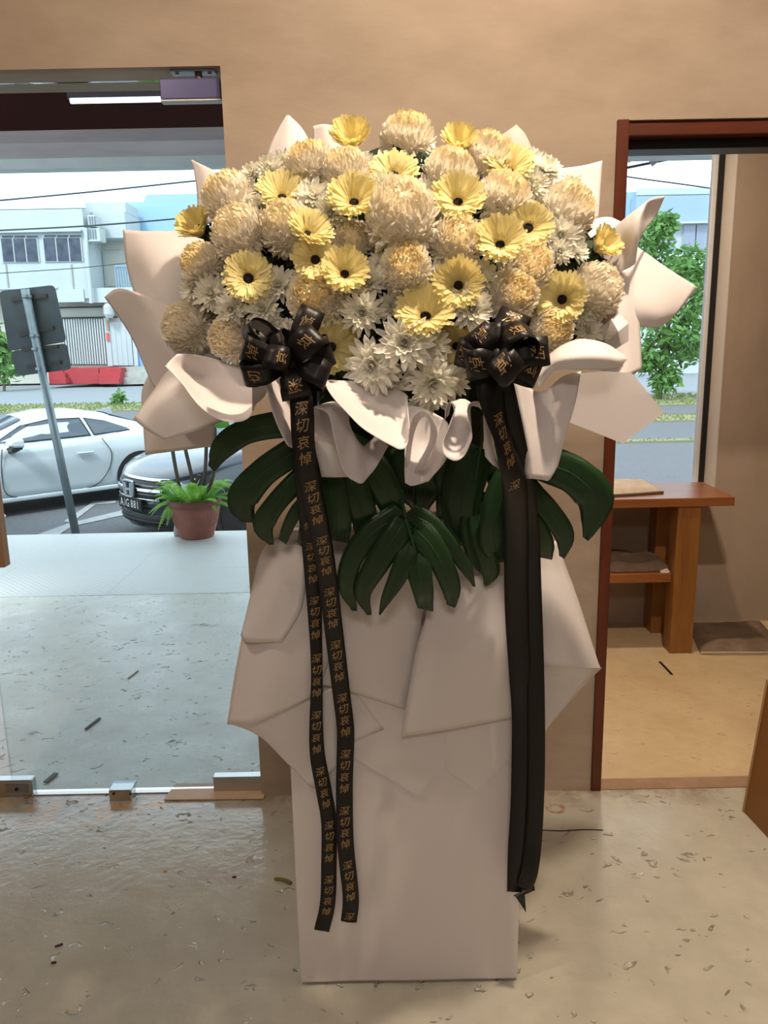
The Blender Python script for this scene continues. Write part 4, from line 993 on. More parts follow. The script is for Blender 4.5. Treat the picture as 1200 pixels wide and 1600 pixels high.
# back fan
sheet('tall pointed paper tip at the top left behind the pompons', [[(400, 300, 1.76), (452, 300, 1.735), (515, 290, 1.76)], [(418, 236, 1.775), (452, 232, 1.755), (490, 234, 1.775)], [(433, 204, 1.785), (452, 202, 1.772), (473, 202, 1.785)], [(447, 181, 1.79), (450, 180, 1.79), (453, 181, 1.79)]])
sheet('upright paper flap behind the topmost left cup gerbera', [[(478, 300, 1.79), (520, 290, 1.775), (570, 290, 1.79)], [(488, 240, 1.80), (515, 232, 1.79), (548, 240, 1.80)], [(489, 197, 1.81), (507, 194, 1.80), (532, 199, 1.81)]])
sheet('notched paper edge behind the top centre flowers', [[(545, 330, 1.80), (590, 330, 1.79), (640, 330, 1.79), (700, 330, 1.80)], [(560, 238, 1.82), (587, 243, 1.81), (603, 234, 1.82), (620, 239, 1.815), (645, 242, 1.81), (671, 229, 1.82), (690, 251, 1.82)][::2]])
sheet('sheer pointed paper tip against the wall at the top right', [[(760, 280, 1.80), (800, 280, 1.79), (850, 280, 1.80)], [(781, 218, 1.815), (805, 212, 1.81), (824, 216, 1.815)], [(805, 196, 1.82), (807, 195, 1.82), (809, 197, 1.82)]], paper_t)
sheet('square paper corner standing against the wall at the upper right', [[(850, 360, 1.76), (900, 355, 1.775), (935, 342, 1.79)], [(860, 310, 1.77), (905, 300, 1.79), (938, 296, 1.80)], [(866, 264, 1.78), (909, 259, 1.80), (941, 251, 1.81)]])
sheet('pointed paper tip in front of the door glass at the upper left', [[(309, 350, 1.75), (335, 348, 1.74), (385, 330, 1.74)], [(308, 306, 1.765), (330, 300, 1.75), (368, 292, 1.75)], [(303, 266, 1.78), (318, 264, 1.77), (342, 271, 1.765)], [(299, 250, 1.785), (301, 250, 1.785), (304, 252, 1.785)]])
sheet('small paper corner beside the side-facing gerbera at the left', [[(312, 385, 1.74), (335, 380, 1.74)], [(301, 331, 1.76), (322, 345, 1.75)]], k=3)
sheet('broad square paper flap shaded by flowers at the left', Y([[(192, 359), (222, 361), (262, 361), (330, 360)], [(196, 404), (235, 404), (278, 405), (340, 405)], [(206, 447), (245, 450), (287, 452), (345, 452)], [(222, 485), (258, 495), (292, 495), (350, 495)]],
      [[1.72, 1.70, 1.69, 1.70], [1.70, 1.655, 1.645, 1.68], [1.69, 1.63, 1.63, 1.67], [1.67, 1.62, 1.625, 1.66]]))
sheet('large paper flap with curled tip at the far left', Y([[(163, 464), (183, 451), (214, 457), (270, 480), (330, 500)], [(181, 489), (210, 492), (245, 500), (288, 520), (340, 540)], [(207, 530), (232, 533), (262, 540), (305, 560), (350, 575)], [(231, 585), (252, 586), (282, 590), (322, 600), (360, 610)], [(246, 613), (270, 618), (300, 625), (335, 632), (365, 640)]],
      [[1.66, 1.625, 1.59, 1.585, 1.62], [1.655, 1.61, 1.575, 1.575, 1.61], [1.645, 1.60, 1.565, 1.57, 1.60], [1.63, 1.595, 1.57, 1.57, 1.59], [1.61, 1.59, 1.57, 1.57, 1.58]]))
sheet('lowest flat paper corner above the potted plant', Y([[(240, 572), (290, 572), (350, 572)], [(222, 610), (285, 625), (345, 620)], [(223, 655), (285, 665), (337, 652)], [(227, 711), (282, 704), (335, 697)]], [[1.64, 1.63, 1.64], [1.66, 1.645, 1.65], [1.66, 1.65, 1.65], [1.66, 1.65, 1.65]]))
sheet('wide paper flap with a sharp left point below the left pompons', Y([[(208, 655), (240, 610), (270, 575), (330, 570)], [(231, 673), (268, 640), (312, 622), (366, 618)], [(256, 687), (300, 675), (344, 660), (398, 640)]], [[1.50, 1.51, 1.52, 1.53], [1.485, 1.475, 1.485, 1.51], [1.475, 1.465, 1.47, 1.49]]))
# front scoop left with its fold
rim = [(258, 572, 1.40), (284, 599, 1.355), (309, 632, 1.335), (340, 655, 1.325), (373, 659, 1.325), (392, 648, 1.335), (394, 620, 1.345), (395, 597, 1.345), (405, 579, 1.335), (416, 582, 1.315), (418, 616, 1.295), (430, 655, 1.285), (447, 692, 1.28), (456, 700, 1.295)]
mid = [(266, 563, 1.42), (290, 580, 1.45), (322, 600, 1.465), (355, 615, 1.465), (382, 622, 1.45), (400, 625, 1.425), (408, 625, 1.42), (411, 615, 1.42), (416, 600, 1.40), (427, 592, 1.385), (436, 614, 1.37), (445, 640, 1.355), (456, 675, 1.345), (460, 690, 1.345)]
inn = [(277, 553, 1.44), (305, 554, 1.47), (340, 562, 1.49), (372, 574, 1.49), (398, 590, 1.48), (412, 600, 1.46), (418, 606, 1.46), (422, 604, 1.455), (428, 596, 1.44), (437, 586, 1.43), (448, 605, 1.42), (455, 625, 1.41), (460, 650, 1.40), (462, 670, 1.395)]
sheet('scooped front paper ruffle below the left bow', [rim, mid, inn], k=6)
Z = lambda X, Yy, d: (480 + X / 3.75, 580 + Yy / 3.75, d)
sheet('flat paper panel tucked behind the left front ruffle', [[Z(5, 240, 1.40), Z(120, 230, 1.395), Z(200, 260, 1.40)], [Z(40, 420, 1.395), Z(130, 420, 1.39), Z(200, 430, 1.395)], [Z(85, 620, 1.385), Z(160, 622, 1.385), Z(250, 620, 1.39)]], k=4)
rimA = [Z(170, 432, 1.385), Z(85, 385, 1.375), Z(35, 335, 1.36), Z(6, 245, 1.345), Z(25, 212, 1.33), Z(80, 224, 1.315), Z(130, 267, 1.305), Z(162, 420, 1.295), Z(215, 590, 1.285), Z(285, 648, 1.285), Z(325, 655, 1.29), Z(362, 615, 1.315), Z(405, 560, 1.34), Z(475, 436, 1.37)]
innA = [Z(185, 380, 1.425), Z(120, 300, 1.425), Z(95, 240, 1.42), Z(95, 205, 1.415), Z(115, 185, 1.405), Z(160, 178, 1.395), Z(205, 200, 1.385), Z(240, 250, 1.38), Z(250, 315, 1.365), Z(290, 395, 1.35), Z(330, 440, 1.37), Z(345, 430, 1.39), Z(370, 410, 1.40), Z(410, 370, 1.41)]
def between(a, c, t, push=0): return [(p[0] + (q[0] - p[0]) * t, p[1] + (q[1] - p[1]) * t, p[2] + (q[2] - p[2]) * t + push) for p, q in zip(a, c)]
sheet('tongue-shaped front paper ruffle beside the left ribbon tails', [rimA, between(rimA, innA, .5, -.006), innA], k=6)
rimB = [Z(85, 52, 1.33), Z(150, 152, 1.29), Z(236, 246, 1.275), Z(320, 330, 1.265), Z(420, 396, 1.26), Z(500, 440, 1.26), Z(545, 458, 1.26), Z(580, 440, 1.265), Z(597, 370, 1.28), Z(596, 300, 1.295), Z(590, 250, 1.31)]
innB = [Z(140, 52, 1.36), Z(215, 56, 1.38), Z(300, 60, 1.40), Z(380, 90, 1.41), Z(460, 100, 1.41), Z(520, 110, 1.41), Z(555, 120, 1.40), Z(575, 130, 1.39), Z(583, 140, 1.38), Z(586, 150, 1.375), Z(586, 160, 1.37)]
sheet('central scooped paper ruffle under the white daisy cluster', [rimB, between(rimB, innB, .45, .022), innB], k=6)
sheet('rounded back panel of the centre right paper ruffle', [[Z(586, 195, 1.37), Z(700, 225, 1.375), Z(805, 280, 1.37)], [Z(574, 400, 1.35), Z(690, 400, 1.37), Z(830, 330, 1.36)], [Z(570, 540, 1.325), Z(680, 560, 1.335), Z(822, 500, 1.34)], [Z(572, 652, 1.305), Z(615, 671, 1.30), Z(712, 645, 1.315)]], k=7)
rimC = [Z(574, 560, 1.315), Z(584, 430, 1.30), Z(600, 335, 1.285), Z(622, 268, 1.275), Z(662, 233, 1.27), Z(708, 247, 1.27), Z(748, 305, 1.27), Z(763, 368, 1.275), Z(744, 450, 1.28), Z(714, 530, 1.285), Z(682, 578, 1.29)]
innC = [Z(600, 560, 1.335), Z(612, 440, 1.335), Z(628, 360, 1.335), Z(650, 300, 1.33), Z(678, 268, 1.325), Z(705, 275, 1.325), Z(722, 320, 1.33), Z(718, 400, 1.33), Z(690, 470, 1.33), Z(655, 530, 1.325), Z(628, 588, 1.32)]
sheet('arched paper loop hanging at centre right', [rimC, between(rimC, innC, .5, 0), innC], k=5)
rimD = [Z(808, 278, 1.37), Z(810, 225, 1.35), Z(828, 184, 1.33), Z(850, 193, 1.315), Z(861, 245, 1.30), Z(835, 325, 1.285), Z(803, 395, 1.275), Z(793, 450, 1.27), Z(812, 498, 1.265), Z(868, 525, 1.262), Z(918, 497, 1.265), Z(952, 430, 1.275), Z(966, 375, 1.285), Z(943, 275, 1.30), Z(938, 222, 1.31), Z(958, 186, 1.32), Z(998, 177, 1.33), Z(1030, 198, 1.345)]
innD = [Z(830, 255, 1.40), Z(838, 215, 1.40), Z(848, 185, 1.40), Z(862, 175, 1.395), Z(872, 172, 1.39), Z(880, 168, 1.39), Z(888, 165, 1.39), Z(896, 163, 1.39), Z(906, 163, 1.39), Z(916, 163, 1.39), Z(926, 165, 1.39), Z(936, 170, 1.39), Z(948, 176, 1.385), Z(962, 190, 1.38), Z(972, 200, 1.38), Z(985, 205, 1.38), Z(1005, 210, 1.38), Z(1022, 225, 1.38)]
sheet('U-shaped paper ruffle beside the right ribbon tails', [rimD, between(rimD, innD, .45, .012), innD], k=5)
sheet('narrow pointed paper strip behind the right ribbon tails', [[Z(1030, 190, 1.355), Z(1036, 240, 1.35), Z(1048, 280, 1.35)], [Z(1036, 400, 1.345), Z(1062, 400, 1.34), Z(1090, 420, 1.345)], [Z(1042, 500, 1.34), Z(1085, 547, 1.335), Z(1128, 573, 1.34)]], k=4)
# front right
sheet('broad front paper panel to the right of the right ribbon tails', [
    [(785, 609, 1.40), (794, 598, 1.365), (806, 594, 1.35), (820, 599, 1.37), (836, 611, 1.395), (855, 608, 1.40), (880, 588, 1.395), (908, 580, 1.40)],
    [(797, 650, 1.385), (806, 645, 1.35), (816, 642, 1.34), (827, 645, 1.355), (843, 650, 1.375), (860, 648, 1.38), (878, 640, 1.37), (899, 630, 1.37)],
    [(811, 700, 1.37), (817, 700, 1.345), (826, 700, 1.335), (836, 700, 1.345), (848, 700, 1.36), (860, 698, 1.36), (872, 694, 1.355), (886, 672, 1.36)],
    [(817, 747, 1.365), (823, 748, 1.345), (831, 748, 1.335), (839, 749, 1.34), (848, 750, 1.35), (857, 751, 1.35), (865, 740, 1.35), (872, 727, 1.355)]], k=5)
sheet('rolled paper flap with a sharp right point beside the right bow', [
    [(981, 560, 1.385), (968, 573, 1.355), (953, 577, 1.34), (930, 578, 1.335), (907, 578, 1.335), (885, 578, 1.34), (866, 580, 1.35), (842, 606, 1.38)],
    [(980, 560, 1.385), (967, 560, 1.35), (952, 556, 1.335), (930, 554, 1.33), (906, 554, 1.33), (886, 557, 1.335), (866, 564, 1.35), (840, 590, 1.38)],
    [(980, 559, 1.39), (966, 549, 1.385), (951, 539, 1.385), (930, 532, 1.385), (905, 530, 1.39), (886, 536, 1.40), (868, 546, 1.415), (842, 568, 1.43)]], k=6)
sheet('low right paper flap with a square corner pointing right', Y([[(895, 584), (945, 580), (987, 583)], [(884, 625), (956, 628), (1013, 614)], [(880, 656), (973, 693), (1038, 645)]], [[1.425, 1.432, 1.442], [1.422, 1.433, 1.445], [1.420, 1.434, 1.450]]), lin=True, k=5)
sheet('large pointed paper flap reaching furthest right', Y([[(950, 365), (994, 385), (1040, 417), (1090, 449)], [(955, 430), (1000, 436), (1038, 452), (1076, 467)], [(960, 480), (1000, 482), (1032, 488), (1060, 487)], [(970, 515), (1000, 511), (1025, 512), (1043, 504)]],
      [[1.62, 1.61, 1.62, 1.64], [1.60, 1.585, 1.59, 1.62], [1.585, 1.565, 1.57, 1.60], [1.58, 1.57, 1.575, 1.59]]))
sheet('curled paper tip pointing up in front of the right window', Y([[(935, 378), (967, 349), (1005, 319), (1021, 309), (1039, 306)], [(940, 400), (968, 370), (998, 341), (1010, 338), (1026, 335)], [(945, 415), (972, 392), (995, 367), (1005, 360), (1017, 347)], [(955, 424), (976, 408), (994, 390), (996, 384), (999, 374)], [(962, 426), (978, 421), (990, 414), (993, 409), (994, 402)]],
      [[1.60, 1.575, 1.54, 1.57, 1.62], [1.59, 1.565, 1.53, 1.565, 1.61], [1.58, 1.56, 1.53, 1.56, 1.59], [1.57, 1.555, 1.54, 1.55, 1.565], [1.565, 1.555, 1.55, 1.55, 1.555]]))
sheet('short paper flap behind the small right cup gerbera', [[(905, 348, 1.70), (947, 339, 1.70), (970, 346, 1.70)], [(905, 395, 1.68), (945, 385, 1.675), (964, 366, 1.68)]])
sheet('long paper strip running down the right side of the bouquet', Y([[(915, 400), (960, 420), (994, 410)], [(925, 470), (965, 480), (998, 482)], [(930, 525), (970, 535), (1001, 528)], [(930, 575), (970, 590), (1003, 578)]], [[1.61, 1.585, 1.595], [1.60, 1.55, 1.575], [1.57, 1.53, 1.56], [1.54, 1.50, 1.54]]))
sheet('small creased paper peak beside the lower right pompons', Y([[(936, 515), (955, 498), (969, 489)], [(948, 535), (966, 518), (982, 505)], [(955, 550), (970, 540), (982, 533)]], [[1.53, 1.50, 1.505], [1.50, 1.465, 1.50], [1.495, 1.48, 1.50]]), lin=True, k=3)
# skirt around the stand
sheet('tall left skirt paper with a flared lower corner', Y([[(440, 830), (470, 830), (520, 830)], [(408, 868), (455, 870), (520, 870)], [(390, 935), (440, 940), (520, 945)], [(377, 1000), (430, 1010), (515, 1020)], [(365, 1065), (420, 1060), (505, 1055)], [(355, 1132), (400, 1128), (490, 1088)]],
      [[1.57, 1.56, 1.55], [1.575, 1.55, 1.545], [1.58, 1.545, 1.545], [1.585, 1.54, 1.55], [1.585, 1.54, 1.555], [1.59, 1.545, 1.56]]))
sheet('shorter left skirt paper overlapping the taller one', Y([[(425, 840), (445, 845), (480, 850)], [(405, 872), (430, 880), (478, 890)], [(391, 933), (420, 940), (470, 950)], [(376, 993), (386, 1003), (440, 1003)]], [[1.575, 1.55, 1.54], [1.575, 1.54, 1.53], [1.58, 1.535, 1.53], [1.585, 1.55, 1.53]]))
sheet('lower left skirt paper ending in a point on the box', Y([[(357, 1130), (400, 1120), (455, 1100), (520, 1075)], [(390, 1142), (420, 1135), (470, 1125), (524, 1110)], [(415, 1158), (435, 1160), (475, 1160), (526, 1150)], [(451, 1195), (465, 1207), (492, 1231), (526, 1197)]], [[1.60, 1.575, 1.575, 1.57], [1.60, 1.58, 1.58, 1.578], [1.597, 1.585, 1.583, 1.58], [1.589, 1.584, 1.582, 1.582]]))
sheet('centre back skirt paper across the box front', Y([[(470, 860), (560, 860), (680, 860)], [(475, 950), (560, 960), (660, 960)], [(482, 1040), (560, 1045), (648, 1050)], [(486, 1085), (512, 1072), (634, 1108)]], [[1.555, 1.55, 1.555], [1.56, 1.555, 1.56], [1.57, 1.565, 1.57], [1.578, 1.576, 1.576]]))
sheet('large centre right skirt flap with a sharp lower left point', Y([[(672, 900), (730, 900), (800, 900)], [(665, 965), (725, 960), (802, 955)], [(650, 1015), (720, 1015), (804, 1015)], [(637, 1087), (710, 1080), (806, 1070)], [(627, 1151), (706, 1139), (806, 1120)]], [[1.545, 1.535, 1.54], [1.535, 1.52, 1.535], [1.535, 1.515, 1.535], [1.54, 1.53, 1.545], [1.55, 1.555, 1.56]]))
sheet('diamond corner of the under-layer paper on the box front', Y([[(560, 1085), (640, 1090), (740, 1110)], [(600, 1140), (645, 1150), (716, 1155)], [(530, 1170), (651, 1244), (694, 1201)]], [[1.582, 1.581, 1.58], [1.584, 1.583, 1.582], [1.585, 1.584, 1.583]]), lin=True, k=4)
sheet('right under-layer paper meeting the right ribbon tails', Y([[(700, 1120), (750, 1115), (806, 1105)], [(694, 1201), (745, 1236), (800, 1180)]], [[1.578, 1.578, 1.578], [1.5855, 1.5855, 1.585]]), lin=True, k=4)
sheet('right skirt paper folded to a point by the wooden jamb', Y([[(795, 840), (840, 850), (868, 845)], [(798, 880), (842, 880), (880, 874)], [(800, 945), (858, 945), (904, 940)], [(802, 1030), (868, 1034), (935, 1036)], [(802, 1034), (868, 1039), (939, 1044)], [(802, 1060), (862, 1060), (925, 1058)], [(802, 1110), (848, 1105), (896, 1090)], [(802, 1190), (825, 1170), (848, 1146)]],
      [[1.54, 1.55, 1.57], [1.54, 1.54, 1.58], [1.54, 1.525, 1.58], [1.545, 1.52, 1.575], [1.55, 1.527, 1.575], [1.57, 1.565, 1.585], [1.585, 1.59, 1.60], [1.586, 1.60, 1.61]]), k=4)

# ---------------------------------------------------------------- floral foam and filler leaves inside
FC = Vector((.045, 1.66, 1.50)); 
def dome(px, py, extra=0.0):
    rx, ry = (px - 625) / 375, (py - 425) / 265
    q = max(0, 1 - rx * rx - ry * ry)
    lean = (425 - py) / 265
    return 1.70 - .27 * math.sqrt(q) + .05 * lean + extra
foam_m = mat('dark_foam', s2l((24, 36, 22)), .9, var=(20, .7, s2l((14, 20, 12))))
rows = []
for i in range(13):
    t = i / 12; row = []
    for k in range(25):
        a = 2 * PI * k / 24; r = math.sin(t * PI / 2)
        x = 625 + 315 * r * math.cos(a); y = 430 - 190 * r * math.sin(a)
        row.append(P(x, y, dome(x, y) + .075))
    rows.append(row)
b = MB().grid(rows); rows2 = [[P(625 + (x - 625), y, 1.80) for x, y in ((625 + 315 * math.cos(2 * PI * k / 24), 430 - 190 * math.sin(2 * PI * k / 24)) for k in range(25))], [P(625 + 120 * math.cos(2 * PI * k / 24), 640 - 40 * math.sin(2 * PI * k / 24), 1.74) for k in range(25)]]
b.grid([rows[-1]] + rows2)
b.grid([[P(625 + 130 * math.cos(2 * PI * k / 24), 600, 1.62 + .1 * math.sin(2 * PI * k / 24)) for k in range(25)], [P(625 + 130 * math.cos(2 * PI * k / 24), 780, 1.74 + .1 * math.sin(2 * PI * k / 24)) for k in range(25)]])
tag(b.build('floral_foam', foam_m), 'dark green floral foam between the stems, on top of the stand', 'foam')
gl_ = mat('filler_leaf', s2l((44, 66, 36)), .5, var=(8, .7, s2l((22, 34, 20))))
b = MB(); rg = random.Random(12)
for k in range(900):
    a = rg.uniform(0, 2 * PI); r = rg.random() ** .5
    x, y = 625 + 320 * r * math.cos(a), 435 - 196 * r * math.sin(a)
    p = P(x, y, dome(x, y) + rg.uniform(.01, .06))
    ax = Vector((rg.gauss(0, 1), rg.gauss(-.6, .5), rg.gauss(.3, .8))).normalized(); sd = ax.cross(Vector((0, -1, .3))).normalized()
    L = rg.uniform(.02, .045); w = L * .28
    b.add([p - ax * L * .3, p + ax * L * .2 + sd * w, p + ax * L * .7, p + ax * L * .2 - sd * w], [(0, 1, 2, 3)])
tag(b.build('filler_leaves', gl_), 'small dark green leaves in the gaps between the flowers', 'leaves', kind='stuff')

# ---------------------------------------------------------------- flowers
pom_m = petal_mat('pompon_petal', s2l((253, 247, 234)), s2l((254, 232, 160)), .50, 1.05, .30, .8)
ger_m = petal_mat('gerbera_petal', s2l((251, 243, 194)), s2l((250, 235, 162)), .2, 1.1, .32, .6)
ger_in = petal_mat('gerbera_inner_petal', s2l((250, 240, 190)), s2l((246, 230, 160)), .0, .5, .25, .5)
dai_m = petal_mat('daisy_petal', s2l((252, 250, 244)), s2l((250, 248, 232)), .0, .5, .32, .4)
dai_c = mat('daisy_centre', s2l((206, 204, 122)), .7, var=(30, .6, s2l((170, 178, 96))))
disc_m = mat('gerbera_disc', s2l((30, 20, 20)), .8, var=(40, .7, s2l((56, 40, 34))))
cal_m = mat('calyx_green', s2l((92, 108, 60)), .6)
stem_m = mat('flower_stem', s2l((70, 92, 48)), .6)

def petal(b, root, tip_dir, up, L, w, curl, cup=.25, pts=((0, .45), (.35, .85), (.7, 1.0), (.92, .7), (1, .22))):
    """a cupped petal strip: starts at root, runs along tip_dir and bends towards up"""
    t = tip_dir.normalized(); s = t.cross(up).normalized(); u = s.cross(t).normalized(); rows = []
    for f, ww in pts:
        a = curl * f
        c = root + t * (L * f * math.cos(a * .5)) + u * (L * f * math.sin(a * .5))
        nn = u * math.cos(a) - t * math.sin(a)
        rows.append([c - s * (w * ww / 2) + nn * (w * cup * ww), c, c + s * (w * ww / 2) + nn * (w * cup * ww)])
    b.grid(rows)
def finish(b, name, m):
    me = bpy.data.meshes.new(name); me.from_pydata([tuple(v) for v in b.v], [], b.f); me.update(); me.materials.append(m)
    me.polygons.foreach_set('use_smooth', [True] * len(me.polygons)); return me
def pompon_mesh(seed):
    rg = random.Random(seed); b = MB(); n = 440
    sc = [1 + rg.uniform(-.05, .05) for _ in range(3)]
    core = [(.80 * math.sin(PI * k / 8), -.80 * math.cos(PI * k / 8)) for k in range(9)]
    b.lathe(core, 14, cap=False)
    for i in range(n):
        z = 1 - 1.80 * (i + .5) / n; a = i * 2.399963 + rg.uniform(-.1, .1)
        r = math.sqrt(max(0, 1 - z * z)); d = Vector((r * math.cos(a), r * math.sin(a), z))
        tang = Vector((0, 0, 1)) - d * d.z
        tang = tang.normalized() if tang.length > .12 else Vector((math.cos(a), math.sin(a), 0))
        j = Vector((rg.uniform(-.22, .22), rg.uniform(-.22, .22), rg.uniform(-.22, .22)))
        lean = .62 if z > .1 else .62 + (z - .1) * .9          # upper petals close like scales, the lowest droop
        dirn = (d * .74 + tang * lean + j).normalized()
        if z > .88: dirn = (d + j * .8 - tang * .1).normalized()
        rad = .76 - (.03 if z > .88 else 0)
        L = rg.uniform(.30, .40) * (.72 if z > .85 else 1); w = rg.uniform(.135, .175) * (.72 if z > .8 else 1)
        p = Vector((d.x * rad * sc[0], d.y * rad * sc[1], d.z * rad * sc[2]))
        up = -d if z > -.2 else d
        petal(b, p, dirn, up, L, w, rg.uniform(.1, .55) if z > -.2 else rg.uniform(.2, .7), -.30 if z > -.2 else .3, ((0, .6), (.35, .95), (.7, 1.0), (.9, .72), (1, .3)))
    return finish(b, 'pompon_petals', pom_m)
def daisy_mesh(seed):
    rg = random.Random(seed); b = MB()
    for ring, (n, L, el, z0, r0) in enumerate(((17, .92, .05, 0, .08), (16, .86, .28, .03, .08), (15, .74, .55, .06, .07), (12, .58, .85, .08, .06), (10, .42, 1.12, .10, .04), (7, .28, 1.35, .12, .02))):
        for k in range(n):
            a = 2 * PI * (k + .5 * (ring % 2)) / n + rg.uniform(-.12, .12); e = el + rg.uniform(-.16, .16)
            d = Vector((math.cos(a) * math.cos(e), math.sin(a) * math.cos(e), math.sin(e)))
            petal(b, Vector((math.cos(a) * r0, math.sin(a) * r0, z0)), d, Vector((0, 0, 1)) if e < 1 else Vector((-math.cos(a), -math.sin(a), .3)), L * rg.uniform(.88, 1.1), .235 * rg.uniform(.85, 1.1) * (.75 if ring > 3 else 1), rg.uniform(.1, .6), .28, ((0, .3), (.3, .75), (.62, 1.0), (.86, .75), (1, .10)))
    return finish(b, 'daisy_petals', dai_m)
def gerbera_meshes(seed, open_):
    """petal rings of a trumpet-shaped gerbera; open_ = angle of the outer petals from the axis"""
    rg = random.Random(seed); o = MB(); i_ = MB()
    for ring, (n, L, da, z0) in enumerate(((34, 1.0, .09, 0), (34, .99, .0, .01), (30, .90, -.10, .03))):
        for k in range(n):
            a = 2 * PI * (k + .5 * ring) / n + rg.uniform(-.05, .05); e = open_ + da + rg.uniform(-.05, .05)
            d = Vector((math.cos(a) * math.sin(e), math.sin(a) * math.sin(e), math.cos(e))); up = Vector((-math.cos(a) * math.cos(e), -math.sin(a) * math.cos(e), math.sin(e)))
            Lr = L * rg.uniform(.88, 1.05) / max(math.sin(open_), .60) * .90
            petal(o, Vector((math.cos(a) * .14, math.sin(a) * .14, z0)), d, up, Lr, .20, (-.12 if open_ < .55 else -.36) + rg.uniform(-.15, .15), .12, ((0, .5), (.3, .72), (.65, .98), (.9, .98), (1, .62)))
    for ring, (n, L, da) in enumerate(((34, .46, -.14), (30, .30, -.30))):
        for k in range(n):
            a = 2 * PI * (k + .5 * ring) / n; e = open_ + da + rg.uniform(-.08, .08)
            d = Vector((math.cos(a) * math.sin(e), math.sin(a) * math.sin(e), math.cos(e))); up = Vector((-math.cos(a) * math.cos(e), -math.sin(a) * math.cos(e), math.sin(e)))
            petal(i_, Vector((math.cos(a) * .21, math.sin(a) * .21, .10)), d, up, L * rg.uniform(.85, 1.1), .085, .0, .2, ((0, .8), (.6, 1.0), (1, .2)))
    return finish(o, 'gerbera_outer_petals', ger_m), finish(i_, 'gerbera_inner_petals', ger_in)
POM = [pompon_mesh(s) for s in range(5)]
DAI = [daisy_mesh(s) for s in range(4)]
GER = {k: [gerbera_meshes(s, {.72: .50, .98: .70, 1.16: .90}[k]) for s in range(3)] for k in (.72, .98, 1.16)}
rg = random.Random(9); b = MB()
b.lathe([(0, -.02), (.22, .04), (.235, .13), (.17, .19), (0, .20)], 20, cap=False)
for k in range(70):
    r = .225 * math.sqrt((k + .5) / 70); a = k * 2.4
    c = Vector((r * math.cos(a), r * math.sin(a), .18 - r * .2)); b.bar(c, c + Vector((math.cos(a) * .015, math.sin(a) * .015, .05)), .026, .026)
DISC = finish(b, 'gerbera_disc', disc_m)
b = MB(); b.lathe([(.05, -.20), (.15, -.12), (.19, .0), (.17, .04)], 16, cap=False)
for k in range(14):
    a = 2 * PI * k / 14; d = Vector((math.cos(a), math.sin(a), 0)); petal(b, d * .17 + Vector((0, 0, -.02)), (d * .7 + Vector((0, 0, .7))), -d, .22, .09, .1)
CAL = finish(b, 'calyx', cal_m)
b = MB(); b.lathe([(0, .02), (.10, .06), (.13, .12), (.08, .18), (0, .20)], 12, cap=False); DCEN = finish(b, 'daisy_centre', dai_c)
b = MB(); b.lathe([(.004, 0), (.004, -.5), (.004, -1.0)], 8); STEM = finish(b, 'stem', stem_m)

def child(name, me, root, M=None, kind=None):
    o = bpy.data.objects.new(name, me); COL.objects.link(o); o.parent = root
    if M is not None: o.matrix_basis = M
    if kind: o['kind'] = kind
    return o
def flower(name, px, py, rpx, axis, dy, label, cat, group, fill, sc=1.0):
    """axis = lean of the bloom in the picture plane (right, up); the rest of it points to the room"""
    Yd = dome(px, py, dy); p = P(px, py, Yd); depth = (p - CAM).dot(_f); r = rpx / FPX * depth * sc
    ax = Vector((axis[0], axis[1])) * (1.25 if name == 'gerbera' else 1); q = min(ax.length, .76 if name == 'gerbera' else .97); ax = ax.normalized() * q if q > 0 else ax
    back_ = (CAM - p).normalized(); rt = _R; up = back_.cross(rt).normalized()
    d = (rt * ax.x + up * ax.y + back_ * math.sqrt(1 - q * q)).normalized()
    rot = d.to_track_quat('Z', 'Y').to_matrix().to_4x4() @ Matrix.Rotation(rnd.uniform(0, 6.28), 4, 'Z')
    off = fill[1] * r
    root = empty(name, p - d * off, label, cat, group)
    S = rot @ Matrix.Scale(r, 4)
    for nm, me, kind, extra in fill[0]: child(nm, me, root, S @ extra if extra is not None else S, kind)
    core = Vector((.045, 1.74, 1.50)) + Vector(((p.x - .045) * .55, 0, (p.z - 1.6) * .6))
    sd = (p - d * off - core); L = min(max(sd.length, .05), .17)
    sd = (sd.normalized() * .6 + d * .4).normalized()
    child('stem', STEM, root, sd.to_track_quat('Z', 'Y').to_matrix().to_4x4() @ Matrix.Diagonal((1, 1, L, 1)))
    return root
I4 = Matrix.Identity(4)
def auto_axis(px, py, k=.75):
    return ((px - 625) / 375 * k, (425 - py) / 265 * k + .22)
G_P, G_G, G_D = 'pompon chrysanthemums in the bouquet', 'gerberas in the bouquet', 'small white daisy chrysanthemums in the bouquet'
